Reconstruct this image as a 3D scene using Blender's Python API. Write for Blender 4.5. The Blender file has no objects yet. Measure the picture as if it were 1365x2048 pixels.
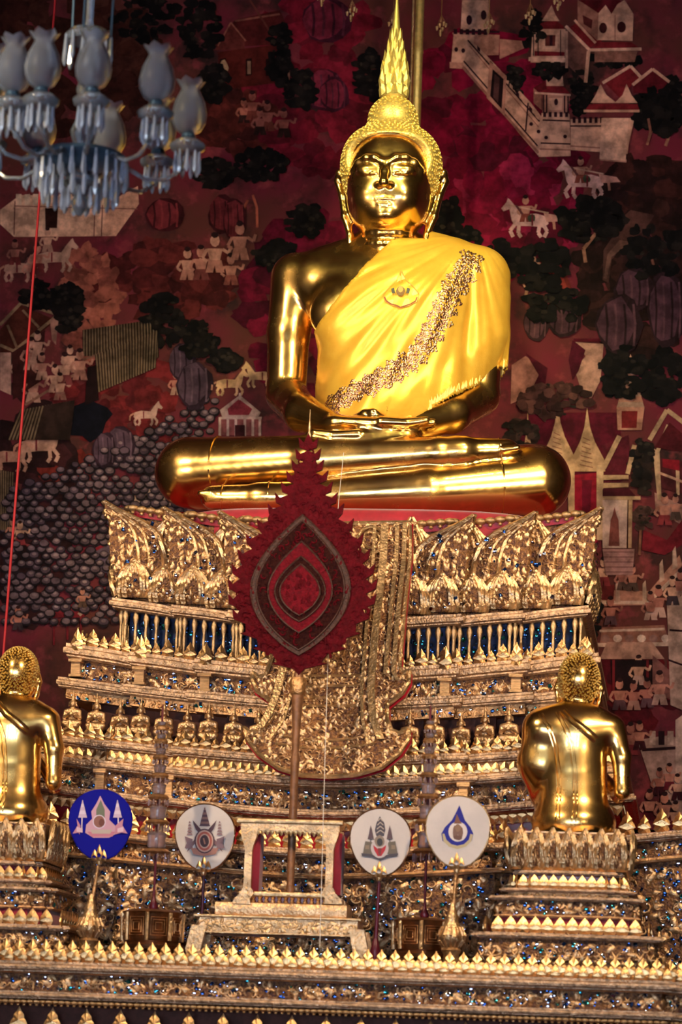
import bpy, bmesh, math, random
import numpy as np
from mathutils import Vector, Matrix
from mathutils.bvhtree import BVHTree

random.seed(7)
RNG = np.random.default_rng(11)
SC = bpy.context.scene
COL = SC.collection

# ------------------------------------------------------------------ camera
IW, IH, FPX = 1365.0, 2048.0, 5800.0
CAM = Vector((2.15, -19.6, 1.7))
YAW, PITCH, ROLL = -0.123, 0.1905, 0.036
_d = Vector((math.sin(YAW) * math.cos(PITCH), math.cos(YAW) * math.cos(PITCH), math.sin(PITCH)))
_r = Vector((math.cos(YAW), -math.sin(YAW), 0.0))
_u = _r.cross(_d)
CR = math.cos(ROLL) * _r + math.sin(ROLL) * _u
CU = -math.sin(ROLL) * _r + math.cos(ROLL) * _u
CD = _d
cam_data = bpy.data.cameras.new('camera')
cam_data.sensor_fit = 'HORIZONTAL'
cam_data.sensor_width = 36.0
cam_data.lens = 36.0 * FPX / IW
cam_data.clip_end = 200
cam = bpy.data.objects.new('camera', cam_data)
COL.objects.link(cam)
cam.matrix_world = Matrix(((CR.x, CU.x, -CD.x, CAM.x), (CR.y, CU.y, -CD.y, CAM.y), (CR.z, CU.z, -CD.z, CAM.z), (0, 0, 0, 1)))
cam_data.dof.use_dof = True
cam_data.dof.focus_distance = 19.6
cam_data.dof.aperture_fstop = 2.6
SC.camera = cam


def P(px, py, y):
    """photo pixel -> point on the vertical plane at depth y"""
    v = CD + (px - IW / 2) / FPX * CR - (py - IH / 2) / FPX * CU
    t = (y - CAM.y) / v.y
    return CAM + t * v


def proj(p):
    v = Vector(p) - CAM
    k = FPX / v.dot(CD)
    return IW / 2 + k * v.dot(CR), IH / 2 - k * v.dot(CU)


# ------------------------------------------------------------------ world, lights, exposure
SC.view_settings.view_transform = 'Standard'
SC.view_settings.look = 'None'
SC.view_settings.gamma = 1.0
SC.view_settings.use_curve_mapping = False
SC.view_settings.exposure = 0.36
SC.cycles.use_denoising = True
SC.cycles.max_bounces = 6
SC.cycles.diffuse_bounces = 2
SC.cycles.glossy_bounces = 4
SC.cycles.transmission_bounces = 6
SC.cycles.sample_clamp_indirect = 6.0
SC.cycles.caustics_reflective = False
SC.cycles.caustics_refractive = False

world = bpy.data.worlds.new('day_sky')
SC.world = world
world.use_nodes = True
wn = world.node_tree
wn.nodes['Background'].inputs[0].default_value = (0.62, 0.78, 1.0, 1)
wn.nodes['Background'].inputs[1].default_value = 17.0


def lamp(name, kind, loc, target, energy, color, size=0.3, spot=None, blend=0.5):
    l = bpy.data.lights.new(name, kind)
    l.energy = energy
    l.color = color
    if kind == 'AREA':
        l.shape = 'DISK'
        l.size = size
    else:
        l.shadow_soft_size = size
    if kind == 'SPOT':
        l.spot_size = spot
        l.spot_blend = blend
    o = bpy.data.objects.new(name, l)
    COL.objects.link(o)
    o.location = loc
    o.rotation_euler = (Vector(target) - Vector(loc)).to_track_quat('-Z', 'Y').to_euler()
    return o


WARM = (1.0, 0.76, 0.48)
LIME = (1.0, 0.94, 0.40)
# Floodlights that the highlights on the gold show: a pair on the side walls, a pair high on the side walls for the
# altar, a lime pair at the ceiling for head and robe.  Daylight comes through the doorways behind the camera.
lamp('floodlight_left_offscreen', 'SPOT', (-7.2, -15.0, 3.9), (-0.2, 0, 6.6), 2600, WARM, 0.32, 0.46, 0.9)
lamp('floodlight_right_offscreen', 'SPOT', (7.5, -14.6, 3.9), (0.2, 0, 6.6), 2600, WARM, 0.32, 0.46, 0.9)
lamp('ceiling_floodlight_right_offscreen', 'SPOT', (4.2, -9.4, 13.1), (0.15, 0, 7.4), 3200, LIME, 0.25, 0.36, 0.9)
lamp('ceiling_floodlight_left_offscreen', 'SPOT', (-2.75, -9.7, 13.1), (-0.05, 0, 8.0), 2600, LIME, 0.25, 0.28, 0.9)
lamp('altar_floodlight_left_offscreen', 'SPOT', (-7.2, -13.4, 11.2), (-0.6, -1.4, 4.3), 5000, WARM, 0.5, 0.56, 0.9)
lamp('altar_floodlight_right_offscreen', 'SPOT', (7.5, -13.1, 11.0), (0.6, -1.4, 4.3), 5000, WARM, 0.5, 0.56, 0.9)


# ------------------------------------------------------------------ helpers: objects
def link(name, mesh, mat=None, parent=None):
    o = bpy.data.objects.new(name, mesh)
    COL.objects.link(o)
    if mat is not None and len(mesh.materials) == 0:
        mesh.materials.append(mat)
    if parent is not None:
        o.parent = parent
    return o


def thing(name, label, cat, loc=(0, 0, 0), group=None):
    o = bpy.data.objects.new(name, None)
    o.empty_display_size = 0.1
    COL.objects.link(o)
    o.location = loc
    tag(o, label, cat, group)
    return o


def tag(o, label, cat, group=None):
    o['label'] = label
    o['category'] = cat
    if group:
        o['group'] = group
    return o


def part(name, mesh, mat, parent, at_world=True):
    """a child whose mesh is given in world coordinates"""
    o = link(name, mesh, mat, parent)
    if at_world and parent is not None:
        o.matrix_parent_inverse = world_of(parent).inverted()
    return o


def world_of(o):
    m = Matrix.LocRotScale(o.location, o.rotation_euler, o.scale)
    if o.parent is not None:
        m = world_of(o.parent) @ o.matrix_parent_inverse @ m
    return m


def place(o, loc, rz=0.0, scale=(1, 1, 1), parent=None):
    """put an object that shares mesh data at a WORLD place under its parent"""
    o.location = loc
    o.rotation_euler = (0, 0, rz)
    o.scale = scale
    if parent is not None:
        o.parent = parent
        o.matrix_parent_inverse = world_of(parent).inverted()
    return o


def copy_part(src_mesh, name, loc, rz, scale, parent):
    o = bpy.data.objects.new(name, src_mesh)
    COL.objects.link(o)
    return place(o, loc, rz, scale, parent)


def copy_tree(o, parent=None):
    c = o.copy()
    COL.objects.link(c)
    if parent is not None:
        c.parent = parent
    for ch in list(o.children):
        copy_tree(ch, c)
    return c


def mesh_arrays(name, v, f, smooth=False, mat_index=None):
    v = np.asarray(v, dtype=np.float32).reshape(-1, 3)
    f = np.asarray(f, dtype=np.int32)
    k = f.shape[1]
    me = bpy.data.meshes.new(name)
    me.vertices.add(len(v))
    me.vertices.foreach_set('co', v.ravel())
    me.loops.add(len(f) * k)
    me.loops.foreach_set('vertex_index', f.ravel())
    me.polygons.add(len(f))
    me.polygons.foreach_set('loop_start', np.arange(0, len(f) * k, k, dtype=np.int32))
    if smooth:
        me.polygons.foreach_set('use_smooth', np.ones(len(f), dtype=bool))
    if mat_index is not None:
        me.polygons.foreach_set('material_index', np.asarray(mat_index, dtype=np.int32))
    me.update(calc_edges=True)
    me.validate()
    return me


def mesh_bm(bm, name, smooth=False):
    bmesh.ops.recalc_face_normals(bm, faces=bm.faces)
    me = bpy.data.meshes.new(name)
    bm.to_mesh(me)
    bm.free()
    if smooth:
        for p in me.polygons:
            p.use_smooth = True
    return me


class MB:
    """collects simple shapes into ONE mesh"""

    def __init__(self):
        self.v, self.f = [], []

    def add(self, v, f):
        n = len(self.v)
        self.v += [tuple(p) for p in v]
        self.f += [tuple(i + n for i in q) for q in f]

    def box(self, lo, hi, bevel=0.0):
        (x0, y0, z0), (x1, y1, z1) = lo, hi
        b = bevel
        if b <= 0:
            self.add([(x0, y0, z0), (x1, y0, z0), (x1, y1, z0), (x0, y1, z0), (x0, y0, z1), (x1, y0, z1), (x1, y1, z1), (x0, y1, z1)],
                     [(0, 3, 2, 1), (4, 5, 6, 7), (0, 1, 5, 4), (1, 2, 6, 5), (2, 3, 7, 6), (3, 0, 4, 7)])
        else:
            prof = [(-b, 0, z0), (0, 0, z0 + b), (0, 0, z1 - b), (-b, 0, z1)]
            rings = []
            for o, _, z in prof:
                rings.append([(x0 - o, y0 - o, z), (x1 + o, y0 - o, z), (x1 + o, y1 + o, z), (x0 - o, y1 + o, z)])
            vs = [p for r in rings for p in r]
            fs = [(3, 2, 1, 0), (12, 13, 14, 15)]
            for i in range(3):
                for j in range(4):
                    fs.append((i * 4 + j, i * 4 + (j + 1) % 4, i * 4 + 4 + (j + 1) % 4, i * 4 + 4 + j))
            self.add(vs, fs)
        return self

    def lathe(self, prof, c=(0, 0, 0), seg=20, sx=1.0, sy=1.0, axis='z'):
        vs, fs = [], []
        n = len(prof)
        for (r, z) in prof:
            for k in range(seg):
                a = 2 * math.pi * k / seg
                p = (r * math.cos(a) * sx, r * math.sin(a) * sy, z)
                if axis == 'y':
                    p = (p[0], p[2], p[1])
                vs.append((c[0] + p[0], c[1] + p[1], c[2] + p[2]))
        for i in range(n - 1):
            for k in range(seg):
                fs.append((i * seg + k, i * seg + (k + 1) % seg, (i + 1) * seg + (k + 1) % seg, (i + 1) * seg + k))
        fs.append(tuple(range(seg - 1, -1, -1)))
        fs.append(tuple((n - 1) * seg + k for k in range(seg)))
        self.add(vs, fs)
        return self

    def tube(self, pts, r, seg=6, closed=False):
        pts = [Vector(p) for p in pts]
        n = len(pts)
        rs = r if isinstance(r, (list, tuple)) else [r] * n
        vs, fs = [], []
        up = Vector((0.03, 0.11, 1)).normalized()
        for i, p in enumerate(pts):
            a = pts[(i - 1) % n] if (closed or i > 0) else p
            b = pts[(i + 1) % n] if (closed or i < n - 1) else p
            t = (b - a)
            t = t.normalized() if t.length > 1e-9 else Vector((0, 0, 1))
            s = t.cross(up)
            if s.length < 1e-3:
                s = t.cross(Vector((0, 1, 0)))
            s.normalize()
            w = s.cross(t)
            for k in range(seg):
                q = 2 * math.pi * k / seg
                vs.append(p + (s * math.cos(q) + w * math.sin(q)) * rs[i])
        m = n if closed else n - 1
        for i in range(m):
            j = (i + 1) % n
            for k in range(seg):
                fs.append((i * seg + k, i * seg + (k + 1) % seg, j * seg + (k + 1) % seg, j * seg + k))
        if not closed:
            fs.append(tuple(range(seg - 1, -1, -1)))
            fs.append(tuple((n - 1) * seg + k for k in range(seg)))
        self.add(vs, fs)
        return self

    def slab(self, outline, depth, to3, y0=0.0):
        """outline (a, b) extruded; to3(a, b, d) -> point"""
        n = len(outline)
        vs = [to3(a, b, y0) for a, b in outline] + [to3(a, b, y0 + depth) for a, b in outline]
        fs = [tuple(range(n)), tuple(range(2 * n - 1, n - 1, -1))]
        for i in range(n):
            j = (i + 1) % n
            fs.append((i, n + i, n + j, j))
        self.add(vs, fs)
        return self

    def mesh(self, name, smooth=False):
        me = bpy.data.meshes.new(name)
        me.from_pydata([tuple(p) for p in self.v], [], self.f)
        me.update()
        bm = bmesh.new()
        bm.from_mesh(me)
        bmesh.ops.recalc_face_normals(bm, faces=bm.faces)
        bm.to_mesh(me)
        bm.free()
        if smooth:
            me.polygons.foreach_set('use_smooth', np.ones(len(me.polygons), dtype=bool))
            try:
                me.set_sharp_from_angle(angle=math.radians(50))
            except Exception:
                pass
        return me

    def build(self, name, mat, parent=None, smooth=True):
        return part(name, self.mesh(name, smooth), mat, parent)


# ------------------------------------------------------------------ helpers: materials
MAT = {}


def mat(name, color, metal=0.0, rough=0.5, var=0.0, scale=8.0, color2=None, bump=0.0, bscale=40.0, spec=0.5,
        trans=0.0, ior=1.45, emit=None, estr=0.0, sheen=0.0, attr=False, rvar=0.0, coat=0.0):
    m = bpy.data.materials.new(name)
    m.use_nodes = True
    nt = m.node_tree
    b = nt.nodes['Principled BSDF']
    b.inputs['Metallic'].default_value = metal
    b.inputs['Roughness'].default_value = rough
    b.inputs['Specular IOR Level'].default_value = spec
    b.inputs['IOR'].default_value = ior
    b.inputs['Transmission Weight'].default_value = trans
    b.inputs['Coat Weight'].default_value = coat
    b.inputs['Coat Roughness'].default_value = 0.045
    if sheen:
        b.inputs['Sheen Weight'].default_value = sheen
    if emit is not None:
        b.inputs['Emission Color'].default_value = (*emit, 1)
        b.inputs['Emission Strength'].default_value = estr
    tc = nt.nodes.new('ShaderNodeTexCoord')
    src = None
    if attr:
        a = nt.nodes.new('ShaderNodeAttribute')
        a.attribute_name = 'paint'
        src = a.outputs['Color']
    if var > 0 or color2 is not None:
        n = nt.nodes.new('ShaderNodeTexNoise')
        n.inputs['Scale'].default_value = scale
        n.inputs['Detail'].default_value = 5
        n.inputs['Roughness'].default_value = 0.62
        nt.links.new(tc.outputs['Object'], n.inputs['Vector'])
        ramp = nt.nodes.new('ShaderNodeMapRange')
        ramp.inputs[1].default_value = 0.38
        ramp.inputs[2].default_value = 0.64
        nt.links.new(n.outputs['Fac'], ramp.inputs[0])
        mx = nt.nodes.new('ShaderNodeMix')
        mx.data_type = 'RGBA'
        nt.links.new(ramp.outputs[0], mx.inputs[0])
        if attr:
            mul = nt.nodes.new('ShaderNodeMix')
            mul.data_type = 'RGBA'
            mul.blend_type = 'MULTIPLY'
            mul.inputs[0].default_value = 1.0
            g = 1.0 - var
            mx.inputs[6].default_value = (g, g, g, 1)
            mx.inputs[7].default_value = (1, 1, 1, 1)
            nt.links.new(src, mul.inputs[6])
            nt.links.new(mx.outputs[2], mul.inputs[7])
            nt.links.new(mul.outputs[2], b.inputs['Base Color'])
        else:
            c2 = color2 if color2 is not None else tuple(c * (1 - var) for c in color)
            mx.inputs[6].default_value = (*c2, 1)
            mx.inputs[7].default_value = (*color, 1)
            nt.links.new(mx.outputs[2], b.inputs['Base Color'])
        if rvar:
            rr = nt.nodes.new('ShaderNodeMapRange')
            rr.inputs[3].default_value = rough + rvar
            rr.inputs[4].default_value = rough
            nt.links.new(ramp.outputs[0], rr.inputs[0])
            nt.links.new(rr.outputs[0], b.inputs['Roughness'])
    elif attr:
        nt.links.new(src, b.inputs['Base Color'])
    else:
        b.inputs['Base Color'].default_value = (*color, 1)
    if bump > 0:
        n2 = nt.nodes.new('ShaderNodeTexNoise')
        n2.inputs['Scale'].default_value = bscale
        n2.inputs['Detail'].default_value = 3
        nt.links.new(tc.outputs['Object'], n2.inputs['Vector'])
        bp = nt.nodes.new('ShaderNodeBump')
        bp.inputs['Strength'].default_value = bump
        bp.inputs['Distance'].default_value = 0.02
        nt.links.new(n2.outputs['Fac'], bp.inputs['Height'])
        nt.links.new(bp.outputs['Normal'], b.inputs['Normal'])
    MAT[name] = m
    return m


mat('polished_gold', (1.0, 0.66, 0.22), 1.0, 0.175, scale=5.0, color2=(0.90, 0.54, 0.17), rvar=0.11, coat=0.9)
mat('finial_gold', (0.90, 0.54, 0.24), 0.95, 0.34, var=0.35, scale=3, bump=0.12, bscale=9)
mat('hair_gold', (1.0, 0.74, 0.24), 0.7, 0.42, var=0.2, scale=30)
mat('carved_gold', (0.88, 0.55, 0.29), 0.85, 0.36, var=0.45, scale=14, bump=0.35, bscale=60)
mat('pale_gold', (0.84, 0.55, 0.29), 0.85, 0.36, var=0.45, scale=18, bump=0.3, bscale=60)
mat('rail_gold', (0.70, 0.45, 0.28), 0.8, 0.42, var=0.55, scale=26, bump=0.5, bscale=70)
mat('old_gold', (0.74, 0.40, 0.18), 0.8, 0.42, var=0.5, scale=16, bump=0.4, bscale=70)
mat('blue_glass', (0.03, 0.09, 0.34), 0.9, 0.10)
mat('teal_glass', (0.03, 0.26, 0.30), 0.9, 0.10)
mat('mirror_glass', (0.62, 0.68, 0.90), 1.0, 0.06)
mat('dark_lacquer', (0.11, 0.035, 0.025), 0.0, 0.6, color2=(0.07, 0.022, 0.016), scale=25, spec=0.2)
mat('mosaic_ground', (0.30, 0.14, 0.05), 0.6, 0.40, color2=(0.07, 0.03, 0.03), scale=45, bump=0.6, bscale=80)
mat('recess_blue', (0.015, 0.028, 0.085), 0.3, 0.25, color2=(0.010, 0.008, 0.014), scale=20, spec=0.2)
mat('red_velvet', (0.42, 0.012, 0.03), 0.0, 0.65, var=0.3, scale=12, sheen=0.4)
mat('red_lacquer', (0.45, 0.015, 0.03), 0.0, 0.25, var=0.3, scale=10)
mat('satin', (0.92, 0.53, 0.07), 0.35, 0.33, color2=(0.84, 0.44, 0.05), scale=6, bump=0.06, bscale=160)
mat('satin_trim', (0.92, 0.66, 0.20), 0.3, 0.45, var=0.3, scale=60)
mat('sequin', (0.80, 0.46, 0.28), 0.9, 0.25, color2=(0.30, 0.12, 0.08), scale=30)
mat('ribbon', (0.50, 0.22, 0.10), 0.4, 0.5, color2=(0.28, 0.10, 0.05), scale=60)
mat('fan_red', (0.095, 0.004, 0.009), 0.0, 0.5, color2=(0.055, 0.003, 0.006), scale=30, bump=0.6, bscale=70, spec=0.04)
mat('fan_red_light', (0.15, 0.006, 0.014), 0.0, 0.45, color2=(0.08, 0.005, 0.010), scale=40, bump=0.6, bscale=90, spec=0.04)
mat('fan_dark', (0.014, 0.003, 0.004), 0.0, 0.7, color2=(0.032, 0.008, 0.007), scale=50, bump=0.6, bscale=90, spec=0.04)
mat('fan_border', (0.060, 0.016, 0.011), 0.15, 0.5, var=0.5, scale=60, bump=0.5, bscale=80)
mat('brown_wood', (0.30, 0.13, 0.06), 0.2, 0.4, var=0.4, scale=20, bump=0.2)
mat('bronze', (0.34, 0.15, 0.07), 0.9, 0.28, var=0.4, scale=10)
mat('fan_blue', (0.006, 0.006, 0.27), 0.0, 0.6, spec=0.1)
mat('fan_white', (0.64, 0.57, 0.56), 0.0, 0.7, color2=(0.57, 0.51, 0.51), scale=6)
mat('emblem', (1, 1, 1), 0.0, 0.6, attr=True)
mat('crystal', (0.55, 0.68, 0.86), 0.0, 0.10, trans=0.8, ior=1.45)
mat('frosted_glass', (0.44, 0.52, 0.68), 0.0, 0.35, trans=0.8, ior=1.15)
mat('prism_glass', (0.60, 0.72, 0.94), 0.0, 0.10, trans=0.55, ior=1.5)
mat('smoky_crystal', (0.55, 0.42, 0.48), 0.0, 0.12, trans=0.7, ior=1.4)
mat('blue_metal', (0.06, 0.12, 0.20), 0.6, 0.3)
mat('dark_red_rod', (0.10, 0.008, 0.02), 0.1, 0.3)
mat('red_cord', (0.42, 0.012, 0.02), 0.0, 0.6)
mat('white_cord', (0.8, 0.72, 0.66), 0.0, 0.6)
mat('mural_paint', (1, 1, 1), 0.0, 0.62, attr=True, var=0.6, scale=9, spec=0.08)

# ------------------------------------------------------------------ the hall
WY = 2.4                      # plane of the painted wall
HX0, HX1, HY0, HZ = -7.5, 7.8, -27.0, 13.5


def struct(name, mb, m):
    o = mb.build(name, m, None, smooth=False)
    o['kind'] = 'structure'
    return o


def mural_ground():
    m = bpy.data.materials.new('mural_ground')
    m.use_nodes = True
    nt = m.node_tree
    b = nt.nodes['Principled BSDF']
    b.inputs['Roughness'].default_value = 0.6
    b.inputs['Specular IOR Level'].default_value = 0.08
    tc = nt.nodes.new('ShaderNodeTexCoord')

    def noise(s, det, lo, hi, off):
        mp = nt.nodes.new('ShaderNodeMapping')
        mp.inputs['Location'].default_value = off
        nt.links.new(tc.outputs['Object'], mp.inputs['Vector'])
        n = nt.nodes.new('ShaderNodeTexNoise')
        n.inputs['Scale'].default_value = s
        n.inputs['Detail'].default_value = det
        n.inputs['Roughness'].default_value = 0.6
        nt.links.new(mp.outputs[0], n.inputs['Vector'])
        r = nt.nodes.new('ShaderNodeMapRange')
        r.inputs[1].default_value, r.inputs[2].default_value = lo, hi
        nt.links.new(n.outputs['Fac'], r.inputs[0])
        return r.outputs[0]

    def mix(f, a, c):
        x = nt.nodes.new('ShaderNodeMix')
        x.data_type = 'RGBA'
        nt.links.new(f, x.inputs[0])
        for s, i in ((a, 6), (c, 7)):
            if isinstance(s, tuple):
                x.inputs[i].default_value = (*s, 1)
            else:
                nt.links.new(s, x.inputs[i])
        return x.outputs[2]
    c = mix(noise(0.9, 4, 0.42, 0.62, (3, 1, 2)), (0.105, 0.026, 0.020), (0.17, 0.016, 0.030))
    c = mix(noise(2.3, 6, 0.50, 0.66, (7, 0, 1)), c, (0.030, 0.013, 0.012))
    c = mix(noise(5.5, 8, 0.55, 0.75, (1, 4, 9)), c, (0.30, 0.045, 0.050))
    nt.links.new(c, b.inputs['Base Color'])
    MAT['mural_ground'] = m
    return m


mural_ground()
mat('hall_floor', (0.45, 0.03, 0.05), 0.0, 0.7, var=0.3, scale=2)
mat('hall_wall', (0.34, 0.20, 0.11), 0.0, 0.7, color2=(0.14, 0.08, 0.05), scale=1.2)
mat('hall_ceiling', (0.30, 0.11, 0.06), 0.0, 0.6, var=0.4, scale=1.0)
mat('door_frame', (0.55, 0.32, 0.10), 0.6, 0.4)
wall_back = struct('wall_back', MB().box((HX0, WY, 0), (HX1, WY + 0.3, HZ)), MAT['mural_ground'])
struct('floor', MB().box((HX0, HY0, -0.2), (HX1, WY, 0)), MAT['hall_floor'])
struct('ceiling', MB().box((HX0, HY0, HZ), (HX1, WY + 0.3, HZ + 0.2)), MAT['hall_ceiling'])
struct('wall_left', MB().box((HX0 - 0.3, HY0, 0), (HX0, WY + 0.3, HZ)), MAT['hall_wall'])
struct('wall_right', MB().box((HX1, HY0, 0), (HX1 + 0.3, WY + 0.3, HZ)), MAT['hall_wall'])
# entrance wall behind the camera: five tall open doorways let the daylight in
ent = MB()
doors = [(-5.4, 1.2), (-2.6, 1.2), (0.2, 1.8), (3.0, 1.2), (5.8, 1.2)]
xs = HX0
for dx, hw in doors:
    ent.box((xs, HY0 - 0.4, 0), (dx - hw / 2, HY0, HZ))
    ent.box((dx - hw / 2, HY0 - 0.4, 4.6), (dx + hw / 2, HY0, HZ))
    xs = dx + hw / 2
ent.box((xs, HY0 - 0.4, 0), (HX1, HY0, HZ))
struct('wall_front', ent, MAT['hall_wall'])
for i, (dx, hw) in enumerate(doors):
    fr = MB()
    fr.box((dx - hw / 2 - 0.14, HY0, 0), (dx - hw / 2, HY0 + 0.08, 4.7)).box((dx + hw / 2, HY0, 0), (dx + hw / 2 + 0.14, HY0 + 0.08, 4.7))
    fr.box((dx - hw / 2 - 0.14, HY0, 4.6), (dx + hw / 2 + 0.14, HY0 + 0.08, 4.8))
    struct('trim_%d' % (i + 1), fr, MAT['door_frame'])


# ------------------------------------------------------------------ the painting on the wall
def lin(h, gain=1.0):
    c = [int(h[i:i + 2], 16) / 255 for i in (0, 2, 4)]
    return tuple(min(0.92, gain * (x / 12.92 if x <= 0.04045 else ((x + 0.055) / 1.055) ** 2.4)) for x in c)


MGAIN = 1.5


PAINT_ID = [0]


class Paint:
    """flat painted shapes, given in photo pixels and laid on the wall (or on any plane by to3)"""

    def __init__(self, to3=None, base=0.0, gain=None, step=0.0004, mod=60):
        self.v, self.f, self.c, self.k = [], [], [], 0
        self.to3 = to3 or (lambda a, b, d: P(a, b, WY - d))
        self.base, self.step, self.mod, self.start = base, step, mod, (0.012 if to3 is None else 0.002)
        self.gain = MGAIN if gain is None else gain
        if to3 is None:
            PAINT_ID[0] += 1
            self.base += (PAINT_ID[0] * 0.000047) % 0.0004       # no two motifs in exactly one plane

    def poly(self, pts, col, layer=None):
        self.k += 1
        d = self.base + (self.start + self.step * (self.k % self.mod) if layer is None else layer)
        n = len(self.v)
        self.v += [tuple(self.to3(a, b, d)) for a, b in pts]
        self.f.append(tuple(range(n, n + len(pts))))
        self.c.append(lin(col, self.gain))
        return self

    def line(self, pts, w, col):
        for (a, b), (c, d) in zip(pts[:-1], pts[1:]):
            l = math.hypot(c - a, d - b) or 1
            nx, ny = -(d - b) / l * w / 2, (c - a) / l * w / 2
            self.poly([(a + nx, b + ny), (c + nx, d + ny), (c - nx, d - ny), (a - nx, b - ny)], col)
        return self

    def blob(self, cx, cy, rx, ry, col, n=11, jit=0.18, rot=0.0):
        pts = []
        for i in range(n):
            t = 2 * math.pi * i / n + rot
            k = 1 + random.uniform(-jit, jit)
            pts.append((cx + rx * k * math.cos(t), cy + ry * k * math.sin(t)))
        return self.poly(pts, col)

    def leafage(self, cx, cy, rx, ry, n, cols, s=10):
        for i in range(n):
            t, q = random.uniform(0, 6.283), math.sqrt(random.random())
            self.blob(cx + rx * q * math.cos(t), cy + ry * q * math.sin(t), s * random.uniform(0.6, 1.3), s * random.uniform(0.5, 1.0), random.choice(cols), 10, 0.25)
        return self

    def build(self, name, parent, m='mural_paint'):
        me = bpy.data.meshes.new(name)
        me.from_pydata(self.v, [], self.f)
        at = me.attributes.new('paint', 'FLOAT_COLOR', 'CORNER')
        buf = []
        for p, c in zip(me.polygons, self.c):
            buf += [c[0], c[1], c[2], 1.0] * p.loop_total
        at.data.foreach_set('color', buf)
        me.update()
        return part(name, me, MAT[m], parent)


CREAM, CREAM2, CREAM3, INK, TILE, TILE2, CRIM, DARK = 'C08A74', 'A9705E', '8E5A4C', '2A1018', '6E1A20', '521018', '5E0A20', '1A0A0E'
TREES = ['0E0A0B', '130E0E', '0A0708', '1B1412', '120D0D']


def tree(px, py, rx, ry, trunk=None, n=60, cols=TREES, s=14):
    p = Paint()
    p.leafage(px, py, rx, ry, n, cols, s)
    p.leafage(px, py, rx * 0.95, ry * 0.9, n // 3, ['241C19', '1D1514', '2A211B'], s * 0.4)
    if trunk:
        p.line(trunk, 5, '7A4A3C')
    p.build('painted_tree', wall_back)


def patch(name, px, py, rx, ry, cols, n=26, s=40):
    p = Paint(base=-0.011, step=0.00006, mod=400)
    p.leafage(px, py, rx, ry, n * 4, cols, s * .52)
    p.build(name, wall_back)


def figure(p, x, y, s, skin='B07060', cloth='8A3030'):
    p.blob(x, y - s * 0.82, s * 0.13, s * 0.16, skin, 9, 0.05)
    p.blob(x, y - s * 0.97, s * 0.10, s * 0.08, '2A1416', 7, 0.1)
    p.poly([(x - s * .2, y - s * .62), (x + s * .2, y - s * .62), (x + s * .13, y - s * .3), (x - s * .13, y - s * .3)], skin)
    p.poly([(x - s * .16, y - s * .32), (x + s * .17, y - s * .32), (x + s * .25, y), (x + s * .03, y), (x, y - s * .2), (x - s * .05, y), (x - s * .24, y)], cloth)
    p.line([(x - s * .2, y - s * .6), (x - s * .32, y - s * .38), (x - s * .2, y - s * .28)], s * .08, skin)
    p.line([(x + s * .2, y - s * .6), (x + s * .36, y - s * .5), (x + s * .42, y - s * .68)], s * .08, skin)


def people(spots, s, skins=('B07060', '9A5C50', 'C08A74'), cloths=('7A2A2E', 'A87868', '3A2A30', '5A4038')):
    p = Paint()
    for x, y in spots:
        figure(p, x, y, s * random.uniform(.85, 1.1), random.choice(skins), random.choice(cloths))
    p.build('painted_people', wall_back)


def horse(x, y, s, d=1, col='B88070'):
    p = Paint()
    q = lambda pts: [(x + d * a * s, y + b * s) for a, b in pts]
    p.poly(q([(-.5, -.5), (-.2, -.58), (.2, -.55), (.36, -.78), (.5, -.95), (.56, -1.0), (.6, -.88), (.74, -.72), (.68, -.64), (.52, -.7), (.46, -.4), (.38, -.25), (-.1, -.24), (-.4, -.2), (-.54, -.3)]), col)
    p.line(q([(.36, -.3), (.5, -.12), (.42, .05)]), s * .1, col)
    p.line(q([(.26, -.3), (.28, -.05), (.2, .06)]), s * .1, col)
    p.line(q([(-.4, -.28), (-.5, -.1), (-.42, .06)]), s * .1, col)
    p.line(q([(-.3, -.28), (-.26, -.06), (-.34, .06)]), s * .1, col)
    p.line(q([(-.52, -.46), (-.68, -.36), (-.7, -.15)]), s * .07, CREAM2)
    p.line(q([(.34, -.8), (.16, -.56)]), s * .06, '5A3030')
    p.line(q([(-.1, -.55), (-.1, -.25)]), s * .05, '6A2028')
    p.build('painted_horse', wall_back)


def rocks(pts, cols=('4A3038', '3A242C', '5A3A40')):
    p = Paint()
    for x, y, rx, ry in pts:
        p.blob(x, y, rx, ry, cols[1], 14, 0.08)
        p.blob(x - rx * .12, y - ry * .05, rx * .8, ry * .86, cols[0], 14, 0.1)
        for k in range(4):
            xx = x + rx * (-.6 + .4 * k)
            p.line([(xx, y - ry * .7), (xx + rx * .08, y), (xx + rx * .02, y + ry * .7)], rx * .10, cols[2] if k % 2 else cols[1])
    p.build('painted_rock', wall_back)


# --- broad washes of ground colour in the painting
random.seed(21)
patch('painted_ground', 960, 330, 190, 260, ['6E0824', '620820', '780C2A', '4E0A1C'], 44, 60)
patch('painted_ground', 1010, 430, 150, 110, ['7E1230', '8C1C3A', '680A24'], 26, 45)
patch('painted_ground', 640, 620, 160, 180, ['580A20', '680E26', '42091A'], 30, 55)
patch('painted_ground', 640, 160, 130, 180, ['66101F', '56101C', '701424'], 26, 55)
patch('painted_ground', 250, 800, 130, 90, ['5A1A1C', '6A1E20', '50161A'], 22, 45)
patch('painted_ground', 180, 600, 60, 110, ['8A4A3C', '9A5444', '7A3E34'], 26, 30)
patch('painted_ground', 330, 560, 140, 70, ['5A201E', '4A1818', '3E1414'], 24, 45)
patch('painted_ground', 120, 120, 190, 150, ['3A1A14', '42201A', '341612'], 26, 60)
patch('painted_ground', 480, 240, 90, 60, ['4A1A16', '541E1A', '3A1412'], 22, 40)
patch('painted_ground', 1280, 560, 110, 160, ['2A1412', '341A16', '22100E'], 30, 50)
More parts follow.
